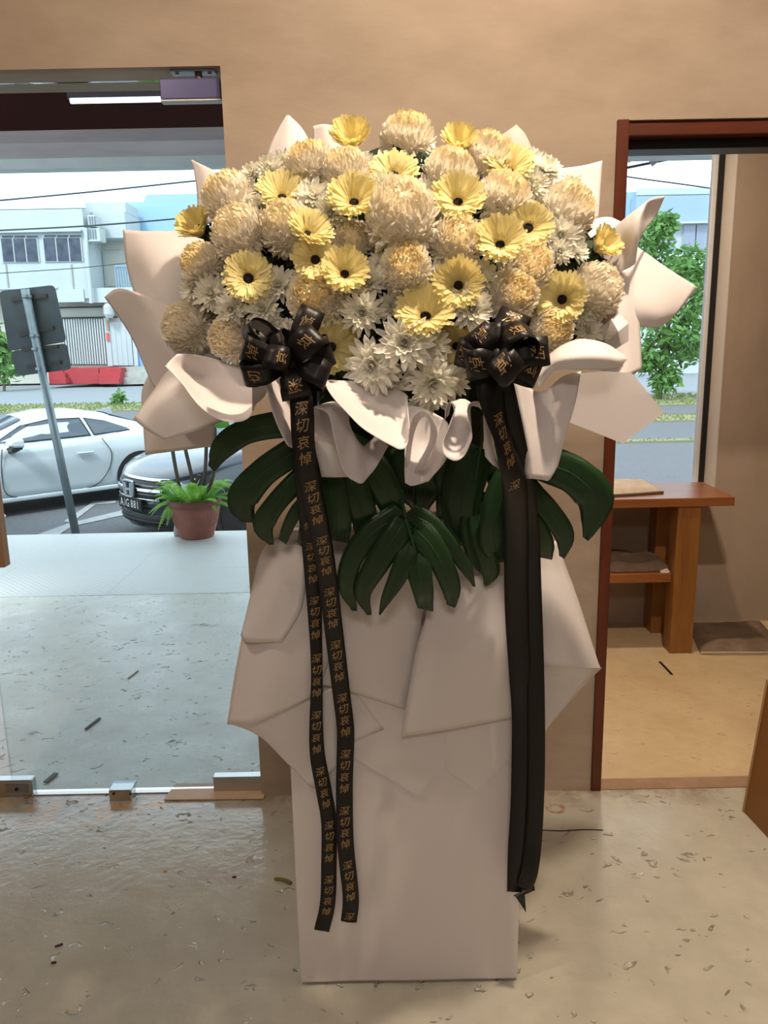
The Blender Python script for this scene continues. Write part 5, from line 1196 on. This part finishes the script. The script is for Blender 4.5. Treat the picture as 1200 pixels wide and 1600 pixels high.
poms = [
 (485, 258, 36, 0, 'pompon chrysanthemum in front of the tall pointed paper tip, upper left'),
 (358, 311, 40, 0, 'cream pompon chrysanthemum above the outermost left cup gerbera, near the door glass'),
 (377, 364, 43, -.02, 'large white pompon chrysanthemum just right of the leftmost side-facing gerbera'),
 (541, 271, 38, .0, 'pompon chrysanthemum directly below the topmost left cup gerbera'),
 (450, 357, 43, -.01, 'large pompon chrysanthemum partly hidden behind a tilted yellow gerbera, left of centre'),
 (552, 381, 33, .02, 'small cream pompon chrysanthemum left of the largest one, above a dark-centred gerbera'),
 (628, 340, 55, -.035, 'largest white pompon chrysanthemum, in the upper middle of the bouquet'),
 (317, 414, 33, .0, 'cream pompon chrysanthemum at the left edge, above a white daisy cluster'),
 (496, 467, 45, -.02, 'yellow-topped pompon chrysanthemum directly above the left black bow'),
 (294, 511, 39, -.02, 'cream pompon chrysanthemum lowest and furthest left, beside the curled paper'),
 (362, 529, 34, -.03, 'yellow-crowned pompon chrysanthemum touching the left side of the left bow'),
 (634, 420, 40, -.03, 'yellow-tinted pompon chrysanthemum right under the largest white one'),
 (637, 217, 39, .03, 'topmost pompon chrysanthemum of the bouquet, tall and cream white'),
 (702, 273, 40, .01, 'pointed cream pompon chrysanthemum below the top right cup gerbera'),
 (762, 248, 40, .02, 'white pompon chrysanthemum right of the top right cup gerbera'),
 (787, 312, 41, .0, 'white pompon chrysanthemum with pale yellow crown above two overlapping dark-centred gerberas'),
 (884, 331, 43, .0, 'large pompon chrysanthemum with golden cap at the upper right edge'),
 (714, 378, 39, -.02, 'creamy yellow pompon chrysanthemum right of centre beside a dark gap'),
 (822, 420, 42, -.01, 'golden cream pompon chrysanthemum under the two overlapping dark-centred gerberas'),
 (800, 462, 40, -.03, 'yellow-centred white pompon chrysanthemum directly above the right bow'),
 (929, 454, 41, -.01, 'white pompon chrysanthemum with golden right edge, furthest right'),
 (857, 517, 36, -.03, 'white pompon chrysanthemum at the right side of the right bow'),
]
for i, (x, y, r, dy, lab) in enumerate(poms):
    a = auto_axis(x, y, .8)
    flower('pompon_chrysanthemum', x, y, r, (a[0], a[1] + .25), dy, lab, 'flower', G_P, ([('petals', POM[i % 5], 'stuff', None)], .0), 1.04)
gers = [
 (549, 222, 31, (-.05, .86), .0, .72, 'topmost left yellow gerbera seen from the side like a cup'),
 (440, 301, 31, (-.02, .66), -.02, .98, 'yellow gerbera facing up at the upper left, above a large pompon'),
 (553, 310, 33, (0, .50), -.04, .98, 'deep cup gerbera with a dark centre left of the largest pompon'),
 (484, 360, 29, (.30, .62), -.06, .98, 'tilted yellow gerbera lying on a large white pompon, left of the deep cup one'),
 (492, 403, 31, (-.05, .22), -.06, 1.16, 'pale whitish gerbera with curled left petals and black centre, left of centre'),
 (539, 424, 30, (.05, .36), -.06, .98, 'yellow gerbera with black centre overlapping the pale whitish one'),
 (388, 432, 34, (.02, .22), -.06, 1.16, 'wide open yellow gerbera with black centre standing alone at the left'),
 (309, 359, 28, (-.50, .70), -.01, .72, 'outermost left yellow gerbera facing sideways in front of the door glass'),
 (614, 265, 35, (-.05, .62), -.01, 1.16, 'flat pale yellow gerbera under the topmost pompon'),
 (717, 227, 27, (.0, .84), .0, .72, 'topmost right yellow gerbera seen from the side like a cup'),
 (796, 260, 31, (.08, .74), -.02, .98, 'yellow gerbera facing up at the upper right beside white daisies'),
 (716, 310, 33, (.02, .46), -.04, .98, 'deep cup gerbera right of the largest pompon'),
 (826, 352, 33, (.04, .34), -.04, 1.16, 'right one of two overlapping dark-centred yellow gerberas'),
 (782, 377, 32, (.03, .42), -.06, .98, 'left one of two overlapping dark-centred yellow gerberas'),
 (938, 386, 27, (.72, .52), -.01, .72, 'outermost right yellow gerbera facing sideways in front of the paper'),
 (716, 444, 32, (-.02, .16), -.05, .98, 'yellow gerbera with large black centre below the creamy yellow pompon'),
 (665, 488, 37, (0, .44), -.05, .98, 'wide pale gerbera with black centre above the front daisy cluster'),
 (877, 466, 33, (-.12, .16), -.05, .98, 'yellow gerbera with black centre at the lower right, tilted'),
 (519, 541, 34, (.1, .10), -.02, .98, 'yellow gerbera with black centre half hidden behind the left bow'),
 (711, 540, 27, (-.15, .08), .0, .98, 'pale greenish gerbera half hidden behind the right bow'),
]
for i, (x, y, r, a, dy, op, lab) in enumerate(gers):
    o, n = GER[op][i % 3]
    sk = .16 if op == .72 else 0
    flower('gerbera', x, y, r, a, dy, lab, 'flower', G_G, ([('outer_petals', o, 'stuff', None), ('inner_petals', n, 'stuff', None), ('disc', DISC, None, None), ('calyx', CAL, None, None)], .45), 1.02)
dais = [
 (393, 271, 20, .0, 'small white daisy chrysanthemum at the far upper left tip of the spray'),
 (420, 264, 23, .0, 'white daisy chrysanthemum second from the upper left tip'),
 (442, 255, 21, .02, 'white daisy chrysanthemum touching the upper left pompon'),
 (407, 318, 18, .01, 'white daisy chrysanthemum left below the upper left facing-up gerbera'),
 (489, 308, 30, -.02, 'white daisy chrysanthemum right of the upper left facing-up gerbera'),
 (516, 333, 29, -.01, 'white daisy chrysanthemum left below the deep cup gerbera'),
 (602, 296, 28, .0, 'white daisy chrysanthemum on the upper left of the largest pompon'),
 (575, 252, 16, .03, 'tiny white daisy chrysanthemum right of the topmost left cup gerbera'),
 (331, 459, 30, -.02, 'white daisy chrysanthemum left below the lone wide open gerbera'),
 (303, 449, 26, .0, 'white daisy chrysanthemum at the left edge of the bouquet'),
 (361, 484, 27, -.04, 'single white daisy chrysanthemum with clear petals left of the left bow'),
 (411, 484, 28, -.04, 'white daisy chrysanthemum just above the left bow loops'),
 (436, 446, 29, -.02, 'white daisy chrysanthemum right of the lone wide open gerbera'),
 (470, 440, 22, -.01, 'white daisy chrysanthemum below the pale whitish gerbera'),
 (424, 507, 22, -.04, 'white daisy chrysanthemum touching the top loop of the left bow'),
 (450, 506, 10, -.05, 'tiny half-open white daisy bud between the left bow loops'),
 (577, 442, 29, -.03, 'white daisy chrysanthemum left of the yellow-tinted centre pompon'),
 (566, 488, 34, -.04, 'white daisy chrysanthemum right of the pompon above the left bow'),
 (611, 478, 25, -.02, 'cream daisy chrysanthemum left of the wide pale gerbera'),
 (632, 536, 44, -.07, 'big white daisy chrysanthemum at the top of the front cluster'),
 (582, 571, 43, -.06, 'big white daisy chrysanthemum at the left of the front cluster'),
 (676, 598, 43, -.075, 'big white daisy chrysanthemum at the lower right of the front cluster'),
 (612, 606, 27, -.05, 'white daisy chrysanthemum hanging between the two lower big ones'),
 (600, 582, 30, -.04, 'white daisy chrysanthemum in the middle of the front cluster'),
 (673, 539, 31, -.05, 'white daisy chrysanthemum on the right shoulder of the front cluster'),
 (709, 596, 25, -.05, 'white daisy chrysanthemum behind the lower right big one'),
 (661, 627, 24, -.07, 'lowest white daisy chrysanthemum hanging over the paper ruffle'),
 (736, 482, 36, -.05, 'white daisy chrysanthemum above the left loops of the right bow'),
 (750, 430, 27, -.02, 'white daisy chrysanthemum right of the gerbera with the large black centre'),
 (675, 436, 26, -.02, 'white daisy chrysanthemum left of the gerbera with the large black centre'),
 (854, 265, 30, .0, 'white daisy chrysanthemum at the upper right end of the spray'),
 (834, 290, 26, -.01, 'white daisy chrysanthemum below the upper right facing-up gerbera'),
 (829, 252, 23, .02, 'white daisy chrysanthemum behind the upper right facing-up gerbera'),
 (876, 368, 30, -.02, 'white daisy chrysanthemum below the golden-capped pompon'),
 (899, 392, 23, -.01, 'white daisy chrysanthemum beside the outermost right gerbera'),
 (874, 393, 22, -.02, 'white daisy chrysanthemum above the tilted lower right gerbera'),
 (918, 518, 24, -.02, 'white daisy chrysanthemum above the rolled paper at the right'),
 (950, 528, 22, -.01, 'white daisy chrysanthemum closest to the creased paper peak'),
 (909, 488, 22, -.01, 'white daisy chrysanthemum below the furthest right pompon'),
 (673, 262, 17, .03, 'tiny white daisy chrysanthemum right below the topmost pompon'),
 (666, 306, 32, .02, 'white daisy chrysanthemum behind the right shoulder of the largest pompon'),
 (686, 338, 26, .01, 'white daisy chrysanthemum between the largest pompon and the deep cup gerbera'),
 (890, 296, 26, .03, 'white daisy chrysanthemum behind the golden-capped pompon'),
 (379, 572, 17, -.03, 'drooping white daisy chrysanthemum under the yellow-crowned pompon'),
 (592, 415, 22, .0, 'white daisy chrysanthemum below the left edge of the largest pompon'),
 (770, 350, 22, .02, 'white daisy chrysanthemum tucked behind the two overlapping gerberas'),
 (340, 440, 22, .02, 'white daisy chrysanthemum behind the lone wide open gerbera'),
 (650, 575, 26, -.04, 'white daisy chrysanthemum between the upper and lower big front ones'),
]
for i, (x, y, r, dy, lab) in enumerate(dais):
    a = auto_axis(x, y, .55)
    a = (a[0] + rnd.uniform(-.22, .22), a[1] + rnd.uniform(-.15, .25))
    if y > 520 and 560 < x < 700: a = ((x - 628) / 200, (560 - y) / 160)
    flower('daisy_chrysanthemum', x, y, r, a, dy, lab, 'flower', G_D, ([('petals', DAI[i % 4], 'stuff', None), ('centre', DCEN, None, None)], .12), 1.14)

# ---------------------------------------------------------------- monstera leaves
mon = mat('monstera_green', s2l((34, 66, 34)), .38, spec=.4, var=(5, .6, s2l((24, 48, 28))), transl=.08)
mon_rib = mat('monstera_rib', s2l((46, 76, 42)), .45)
def monstera(label, Yb, rib, lobes, seed=1, droop=.03):
    """leaf blade of finger lobes growing from a midrib: every lobe is a bowed, veined strip of real width"""
    rg = random.Random(seed); X = lambda q: (320 + q[0] / 1.829, 547 + q[1] / 1.829)
    Rb = spline([P(*X(p), Yb + d) for p, d in rib], 6); B = Rb[0]
    root = empty('monstera_leaf', B, label, 'leaf', 'monstera leaves under the bouquet')
    bl_ = MB(); vn = MB()
    for cen, wid_, dz in lobes:
        n = len(cen)
        pts = spline([Vector((*X(p), 0)) for p in cen], 5); m = len(pts) - 1
        ws = spline([Vector((w * (1.5 if i == 0 else 1.22 if i == 1 else 1), 0, 0)) for i, w in enumerate(wid_)], 5); rows = []; vv = []
        k0 = min(Rb, key=lambda q: (q - P(pts[0].x, pts[0].y, Yb)).length)
        for k, p in enumerate(pts):
            f = k / m; d = (pts[min(k + 1, m)] - pts[max(k - 1, 0)]).normalized(); nx = Vector((-d.y, d.x, 0))
            hw_ = max(ws[k].x, 2) * (1.04 - .14 * min(1, k / m * 1.4)) / 1.829 / 2
            Yc = Yb + dz - .018 * math.sin(PI * f) + droop * f * f
            row = []
            for q in (-1, -.55, 0, .55, 1):
                skew = d * (hw_ * .35 * (-q) if f > .92 else 0)
                e = p + nx * (hw_ * q) + skew
                row.append(P(e.x, e.y, Yc + .0045 * q * q * (hw_ / 25) - (.004 if q == 0 else 0) * -1))
            rows.append(row); vv.append(row[2])
        r0 = [k0.lerp(v, .12) for v in rows[0]]
        bl_.grid([r0] + rows)
        vn.tube([k0] + [v + (CAM - v).normalized() * .0008 for v in vv[:-2]], [.0017] + [.0015 - .001 * i / len(vv) for i in range(len(vv) - 2)], 5)
    bl_.build('blade', mon, root, smooth=True, solid=.0010)
    rb = MB(); rb.tube([v + (CAM - v).normalized() * .001 for v in Rb], [.0032 - .0022 * k / len(Rb) for k in range(len(Rb))], 6)
    rb.build('midrib', mon_rib, root); vn.build('side_veins', mon_rib, root)
    MB().tube(spline([B, B + Vector((0, .06, .03)), Vector((B.x * .7 + .012, 1.60, B.z + .05))], 4), .0035, 6).build('stalk', mon_rib, root)
    return root
monstera('monstera leaf reaching far left beyond the left ribbon tails', 1.45, [((330, 190), 0), ((318, 290), -.01), ((312, 400), -.005), ((318, 545), .01)], [
    ([(300, 205), (215, 212), (120, 232), (55, 275), (18, 338)], [70, 66, 78, 78, 26], -.02), ([(300, 270), (240, 300), (165, 352), (108, 425), (122, 492)], [60, 70, 88, 100, 40], -.015),
    ([(300, 350), (250, 388), (200, 442), (168, 500), (190, 556)], [50, 52, 64, 70, 14], -.01), ([(305, 420), (265, 455), (240, 500), (222, 547)], [30, 32, 38, 30], -.005), ([(310, 470), (290, 510), (275, 560)], [34, 36, 20], 0),
    ([(325, 310), (352, 370), (372, 450), (380, 515), (385, 547)], [50, 74, 92, 86, 56], -.005), ([(330, 270), (400, 345), (438, 430), (455, 490), (438, 540)], [50, 80, 92, 82, 30], 0), ([(335, 240), (440, 300), (505, 380), (535, 450), (530, 510)], [50, 84, 100, 80, 24], .005)], 3)
monstera('monstera leaf at the back centre in deep shade', 1.49, [((640, 250), 0), ((610, 330), -.005), ((596, 400), 0), ((600, 460), .01)], [
    ([(630, 280), (570, 330), (590, 400), (602, 458)], [60, 100, 92, 22], 0), ([(630, 270), (520, 320), (470, 400), (455, 470)], [60, 100, 90, 40], .005), ([(630, 290), (640, 350), (628, 410), (618, 462)], [60, 110, 90, 30], 0),
    ([(640, 280), (690, 340), (690, 420), (668, 480)], [50, 70, 70, 20], .005)], 5)
monstera('dark monstera leaf between the paper loops and the right ribbon tails', 1.475, [((800, 230), 0), ((780, 330), -.01), ((775, 450), 0), ((800, 660), .01)], [
    ([(785, 280), (750, 350), (733, 430), (738, 500), (765, 575)], [60, 100, 118, 110, 30], 0), ([(780, 420), (788, 520), (806, 590), (815, 635), (800, 672)], [50, 60, 66, 60, 10], .005), ([(780, 400), (755, 500), (765, 590), (795, 640)], [50, 44, 36, 8], .01),
    ([(770, 300), (700, 340), (690, 410), (705, 480)], [50, 70, 56, 14], .01), ([(800, 300), (850, 350), (850, 450)], [60, 90, 60], .01)], 7)
monstera('lowest monstera leaf hanging tip down at the centre', 1.45, [((566, 440), 0), ((580, 500), -.01), ((600, 570), -.012), ((622, 660), 0), ((632, 735), .01)], [
    ([(560, 470), (480, 522), (424, 590), (406, 670), (428, 745)], [50, 60, 66, 60, 16], 0), ([(570, 490), (545, 530), (492, 610), (452, 690), (470, 757)], [50, 64, 76, 56, 14], -.005), ([(588, 545), (572, 600), (548, 655), (520, 708), (499, 756)], [40, 50, 54, 36, 6], -.008),
    ([(598, 560), (612, 630), (625, 695), (630, 742)], [56, 62, 64, 48], -.008), ([(600, 510), (640, 550), (680, 615), (704, 680), (704, 732)], [60, 66, 70, 62, 26], -.006), ([(590, 470), (645, 500), (705, 565), (748, 625), (770, 676)], [46, 50, 50, 38, 6], 0)], 9)
monstera('monstera leaf reaching far right behind the right ribbon tails', 1.455, [((880, 230), 0), ((885, 330), -.01), ((880, 430), -.005), ((872, 590), .01)], [
    ([(890, 290), (980, 325), (1062, 362), (1116, 430), (1088, 540)], [70, 90, 116, 122, 20], -.015), ([(890, 360), (930, 408), (985, 462), (1028, 530), (1020, 592)], [56, 62, 68, 64, 18], -.008), ([(885, 410), (915, 460), (945, 510), (970, 560), (976, 596)], [56, 72, 76, 66, 34], -.004),
    ([(880, 350), (850, 420), (830, 490), (826, 555), (846, 606)], [60, 84, 94, 92, 40], 0), ([(880, 450), (885, 520), (890, 580), (880, 610)], [50, 66, 60, 30], .004)], 11)

# ---------------------------------------------------------------- black ribbons
rib_m = mat('black_satin', (.009, .007, .007), .40, spec=.28, bump=(40, .06, .002))
rib_m2 = mat('black_satin_plain', (.008, .007, .007), .38, spec=.28)
gold = mat('gold_print', s2l((158, 130, 88)), .45, .3, spec=.5)
PHRASE = '深切哀悼'
def ribbon(name, pts, wid, parent, m, chars=None, csize=.024, period=None, lead=.03, tail_cut=.01, tw=None):
    """flat ribbon through pts (x, y, distance); chars printed down its length"""
    c = spline([P(*p) for p in pts], 8); n = len(c); s = [0]
    for p, q in zip(c, c[1:]): s.append(s[-1] + (q - p).length)
    rows = []; wv = []
    for i, p in enumerate(c):
        t = (c[min(i + 1, n - 1)] - c[max(i - 1, 0)]).normalized()
        nrm = (CAM - p).normalized(); w = t.cross(nrm).normalized() * -1
        if w.x < 0: w = -w
        f = s[i] / s[-1]
        if tw: w = (Matrix.Rotation(tw(f), 3, t) @ w)
        wv.append((w, t)); ww = wid(f) if callable(wid) else wid
        cup = t.cross(w).normalized()
        if cup.dot(nrm) < 0: cup = -cup
        rows.append([p + w * (ww / 2 * q) + cup * (.0025 * (1 - q * q)) for q in (-1, -.5, 0, .5, 1)])
    k = rows[-1]; t = wv[-1][1]
    rows.append([v + t * (tail_cut * q) for v, q in zip(k, (1, .6, .35, .2, .5))])
    o = MB().grid(rows).build(name, m, parent, smooth=True, solid=.0005)
    if chars:
        d0 = lead
        def at(sv):
            sv = max(0, min(s[-1] - 1e-5, sv)); i = max(k for k in range(n) if s[k] <= sv); i = min(i, n - 2)
            f = (sv - s[i]) / (s[i + 1] - s[i]); return c[i].lerp(c[i + 1], f), wv[i][0].lerp(wv[i + 1][0], f).normalized(), f
        j = 0
        while True:
            base = d0 + period * j
            if base - .02 > s[-1]: break
            for q, ch in enumerate(PHRASE):
                sc = base + (q * .20) * period
                if sc - csize * .4 < chars[0] or sc + csize * .45 > min(chars[1], s[-1] + .004): continue
                vs, fs = glyph(ch); out = []
                for a, b_ in vs:
                    a2 = a * 1.0 + b_ * .16
                    sv = sc - (b_ + a * .10) * csize
                    p, w, _ = at(sv); t = (at(sv + .004)[0] - at(sv - .004)[0]).normalized()
                    cup = t.cross(w).normalized()
                    if cup.dot(CAM - p) < 0: cup = -cup
                    q = max(-1, min(1, a2 * csize * .92 / ((wid(sv / s[-1]) if callable(wid) else wid) / 2)))
                    out.append(p + w * (a2 * csize * .92) + cup * (.0025 * (1 - q * q) + .0013))
                MB().add(out, fs).build('character', gold, o)
            j += 1
    return o
def loop(parent, c, tip, wpx, axis_w, open_=.018, ch=None, roll=0.0, m=None):
    """one bow loop: leaves the knot, swells, turns at the tip and comes back; axis_w = way the band's width lies"""
    A, B = P(*c), P(*tip); d = (B - A); L = d.length; d.normalize()
    nrm = (CAM - B).normalized(); wv = (d.cross(nrm)).normalized(); wv = (wv * math.cos(roll) + nrm * math.sin(roll)).normalized()
    op = d.cross(wv).normalized()
    if op.dot(nrm) < 0: op = -op
    W = wpx / FPX * 1.42; rows = []; cen = []
    for k in range(29):
        t = k / 28; a = t * 2 * PI
        x = L * (.5 - .5 * math.cos(a)) ** .8; y = open_ * math.sin(a) * (.35 + .65 * math.sin(PI * min(1, x / L)) if x < L * .75 else 1.0)
        p = A + d * x + op * y; ww = W * (.42 + .58 * min(1, x / L * 1.7)); cen.append((p, ww))
        rows.append([p + wv * (ww / 2 * q) for q in (-1, -.33, .33, 1)])
    o = MB().grid(rows).build('loop', m or rib_m, parent, smooth=True, solid=.0006)
    if ch:
        vs, fs = glyph(ch); sz = W * .50; lt = MB(); out = []
        cs = [p for p, _ in cen[:15]]; ss = [0]
        for p, q in zip(cs, cs[1:]): ss.append(ss[-1] + (q - p).length)
        mid_ = ss[-1] * .70
        for a, b_ in vs:
            sv = max(0, min(ss[-1] - 1e-5, mid_ + (b_ + a * .1) * sz)); i = min(max(k for k in range(15) if ss[k] <= sv), 13)
            f = (sv - ss[i]) / (ss[i + 1] - ss[i]); p = cs[i].lerp(cs[i + 1], f); t = (cs[i + 1] - cs[i]).normalized(); nn = t.cross(wv).normalized()
            if nn.dot(op) < 0: nn = -nn
            out.append(p + wv * ((a + b_ * .16) * sz) + nn * .0012)
        lt.add(out, fs); lt.build('character', gold, o)
    return o
BW = 1.30
bow1 = tag(empty('ribbon_bow', P(455, 565, BW)), 'left black ribbon bow with gold characters and two long printed tails', 'bow')
KL = (453, 568, BW)
for tip, w, op, ch, roll in (((388, 505, BW + .02), 34, .020, None, 1.0), ((380, 540, BW), 38, .020, '悼', .25), ((378, 585, BW - .01), 34, .018, '切', .5), ((420, 556, BW - .045), 34, .022, '哀', -.3),
                         ((490, 482, BW + .01), 34, .018, '悼', .1), ((497, 520, BW - .03), 40, .022, '哀', .3), ((518, 545, BW), 42, .020, None, -.2), ((512, 590, BW - .02), 40, .020, None, .3), ((464, 622, BW - .03), 40, .020, '深', .1), ((430, 520, BW + .03), 36, .018, None, .6)):
    loop(bow1, KL, tip, w, None, op, ch, roll)
MB().lathe([(.0, -.02), (.014, -.015), (.018, 0), (.014, .015), (0, .02)], 12, P(*KL) + Vector((0, -.004, 0)), cap=False).build('knot', rib_m, bow1, smooth=True)
ribbon('tail', [(460, 580, BW), (470, 620, BW - .012), (473, 680, BW - .02), (482, 745, BW + .0), (497, 815, BW + .06), (510, 890, BW + .13), (521, 980, BW + .19), (533, 1080, BW + .235), (540, 1140, BW + .245), (539, 1190, BW + .25), (538, 1240, BW + .25), (540, 1320, BW + .252), (548, 1400, BW + .255), (545, 1440, BW + .262)], .0375, bow1, rib_m, (.03, 9), .0225, .1395, .064, -.004)
ribbon('tail', [(464, 585, BW + .015), (474, 640, BW + .01), (476, 740, BW + .055), (482, 810, BW + .115), (487, 870, BW + .165), (492, 960, BW + .215), (495, 1050, BW + .235), (494, 1130, BW + .25), (496, 1180, BW + .253), (506, 1235, BW + .258), (514, 1285, BW + .262), (514, 1350, BW + .262), (512, 1410, BW + .262), (503, 1452, BW + .264)], lambda f: .0355 - .011 * math.exp(-((f - .5) / .13) ** 2), bow1, rib_m, (.30, 9), .0210, .1395, .09, .006)
bow2 = tag(empty('ribbon_bow', P(782, 555, BW)), 'right black ribbon bow with gold characters and two plain lower tails', 'bow')
KR = (776, 560, BW)
for tip, w, op, ch, roll in (((808, 488, BW + .03), 44, .022, '深', .2), ((741, 514, BW), 36, .020, '悼', -.2), ((713, 548, BW + .01), 38, .018, '悼', .2), ((728, 570, BW - .02), 42, .020, '悼', .2), ((800, 584, BW - .045), 46, .026, '悼', .15),
                         ((832, 520, BW - .02), 42, .028, '哀', .9), ((858, 548, BW), 40, .018, '切', .1), ((842, 586, BW + .0), 40, .018, '哀', .3), ((770, 505, BW + .02), 38, .02, None, .5)):
    loop(bow2, KR, tip, w, None, op, ch, roll)
MB().lathe([(.0, -.02), (.014, -.015), (.018, 0), (.014, .015), (0, .02)], 12, P(*KR) + Vector((0, -.004, 0)), cap=False).build('knot', rib_m, bow2, smooth=True)
ribbon('tail', [(766, 575, BW), (766, 610, BW - .005), (778, 660, BW), (793, 710, BW + .005), (803, 755, BW + .03), (806, 810, BW + .09), (806, 880, BW + .15), (807, 960, BW + .19), (813, 1060, BW + .215), (816, 1130, BW + .23), (813, 1250, BW + .24), (808, 1330, BW + .245), (806, 1392, BW + .25)], lambda f: .046 - .012 * max(0, f - .5), bow2, rib_m2, (.06, .24), .0215, .128, .088, .004, tw=lambda f: -.85 * math.exp(-((f - .10) / .07) ** 2))
ribbon('tail', [(780, 575, BW + .015), (790, 620, BW + .012), (805, 690, BW + .03), (819, 760, BW + .07), (828, 830, BW + .13), (831, 900, BW + .17), (835, 1000, BW + .20), (838, 1110, BW + .215), (838, 1220, BW + .225), (834, 1310, BW + .23), (828, 1360, BW + .225), (818, 1388, BW + .235)], .036, bow2, rib_m2, None, tail_cut=0)
MB().prism([P(802, 1399, BW + .236), P(835, 1384, BW + .225), P(836, 1391, BW + .226), P(820, 1398, BW + .234), P(822, 1426, BW + .245), P(806, 1402, BW + .24)], (0, .0006, 0)).build('frayed_end', rib_m2, bow2)

# ---------------------------------------------------------------- small things on the floor
tw_m = mat('green_twig', s2l((120, 118, 52)), .7, var=(20, .6, s2l((86, 82, 40))))
a, c = PZ(429, 1373, .006), PZ(455, 1380, .006)
tag(MB().tube(spline([a, a.lerp(c, .5) + Vector((0, .003, .003)), c], 4), [.004, .0045, .005, .005, .005, .0055, .006, .006, .005], 7).build('twig', tw_m), 'short green twig on the floor left of the stand', 'twig')
bit = mat('dark_scrap', s2l((58, 42, 34)), .8)
for (x, y, w, an, lab) in ((92, 1478, 12, .5, 'dark sliver on the floor at the left, the larger of two scraps'), (84, 1505, 8, .1, 'short dark scrap at the left below the sliver'), (366, 1371, 7, 0, 'small dark crumb between the twig and the door threshold'), (258, 1361, 6, .2, 'round pale crumb in the middle of the left floor')):
    q = PZ(x, y); L = w / FPX * 2.0
    pale_ = 'pale' in lab
    tag(MB().box((q.x - L / 2, q.y - .003, 0), (q.x + L / 2, q.y + .003, .004), Rz(an)).build('scrap', mat('pale_crumb', s2l((216, 180, 140)), .8) if pale_ else bit, bevel=.0015), lab, 'scrap', 'scraps on the floor')
a, c = PZ(846, 1297, .001), PZ(942, 1297, .001)
tag(MB().tube(spline([a, a.lerp(c, .3) + Vector((0, -.004, 0)), a.lerp(c, .7) + Vector((0, .002, 0)), c], 4), .0022, 5).build('wire', blk), 'thin black wire lying on the floor right of the stand', 'wire')
a, c = PZ(1031, 1034, .006), PZ(1050, 1054, .006)
tag(MB().bar(a, c, .012, .003).build('tape_strip', blk, bevel=.0008), 'short black tape strip on the cream floor by the table leg', 'tape')
a, c = PZ(200, 1060, .003), PZ(216, 1047, .003)
tag(MB().bar(PZ(200, 1060, .002), PZ(216, 1048, .002), .006, .003).build('twig', tw_m), 'thin dark twig on the terrace floor outside the glass door', 'twig')
tag(MB().bar(PZ(134, 1139, .002), PZ(156, 1122, .002), .012, .004).build('twig', mat('grey_twig', s2l((104, 98, 88)), .8)), 'grey twig on the terrace floor near the glass door corner', 'twig')
q = PZ(72, 1210, .002)
tag(MB().bar(PZ(71, 1222, .003), PZ(88, 1208, .003), .018, .004).build('tape_strip', mat('grey_tape', s2l((112, 110, 106)), .7)), 'grey strip on the terrace beside the lower left door patch', 'tape')
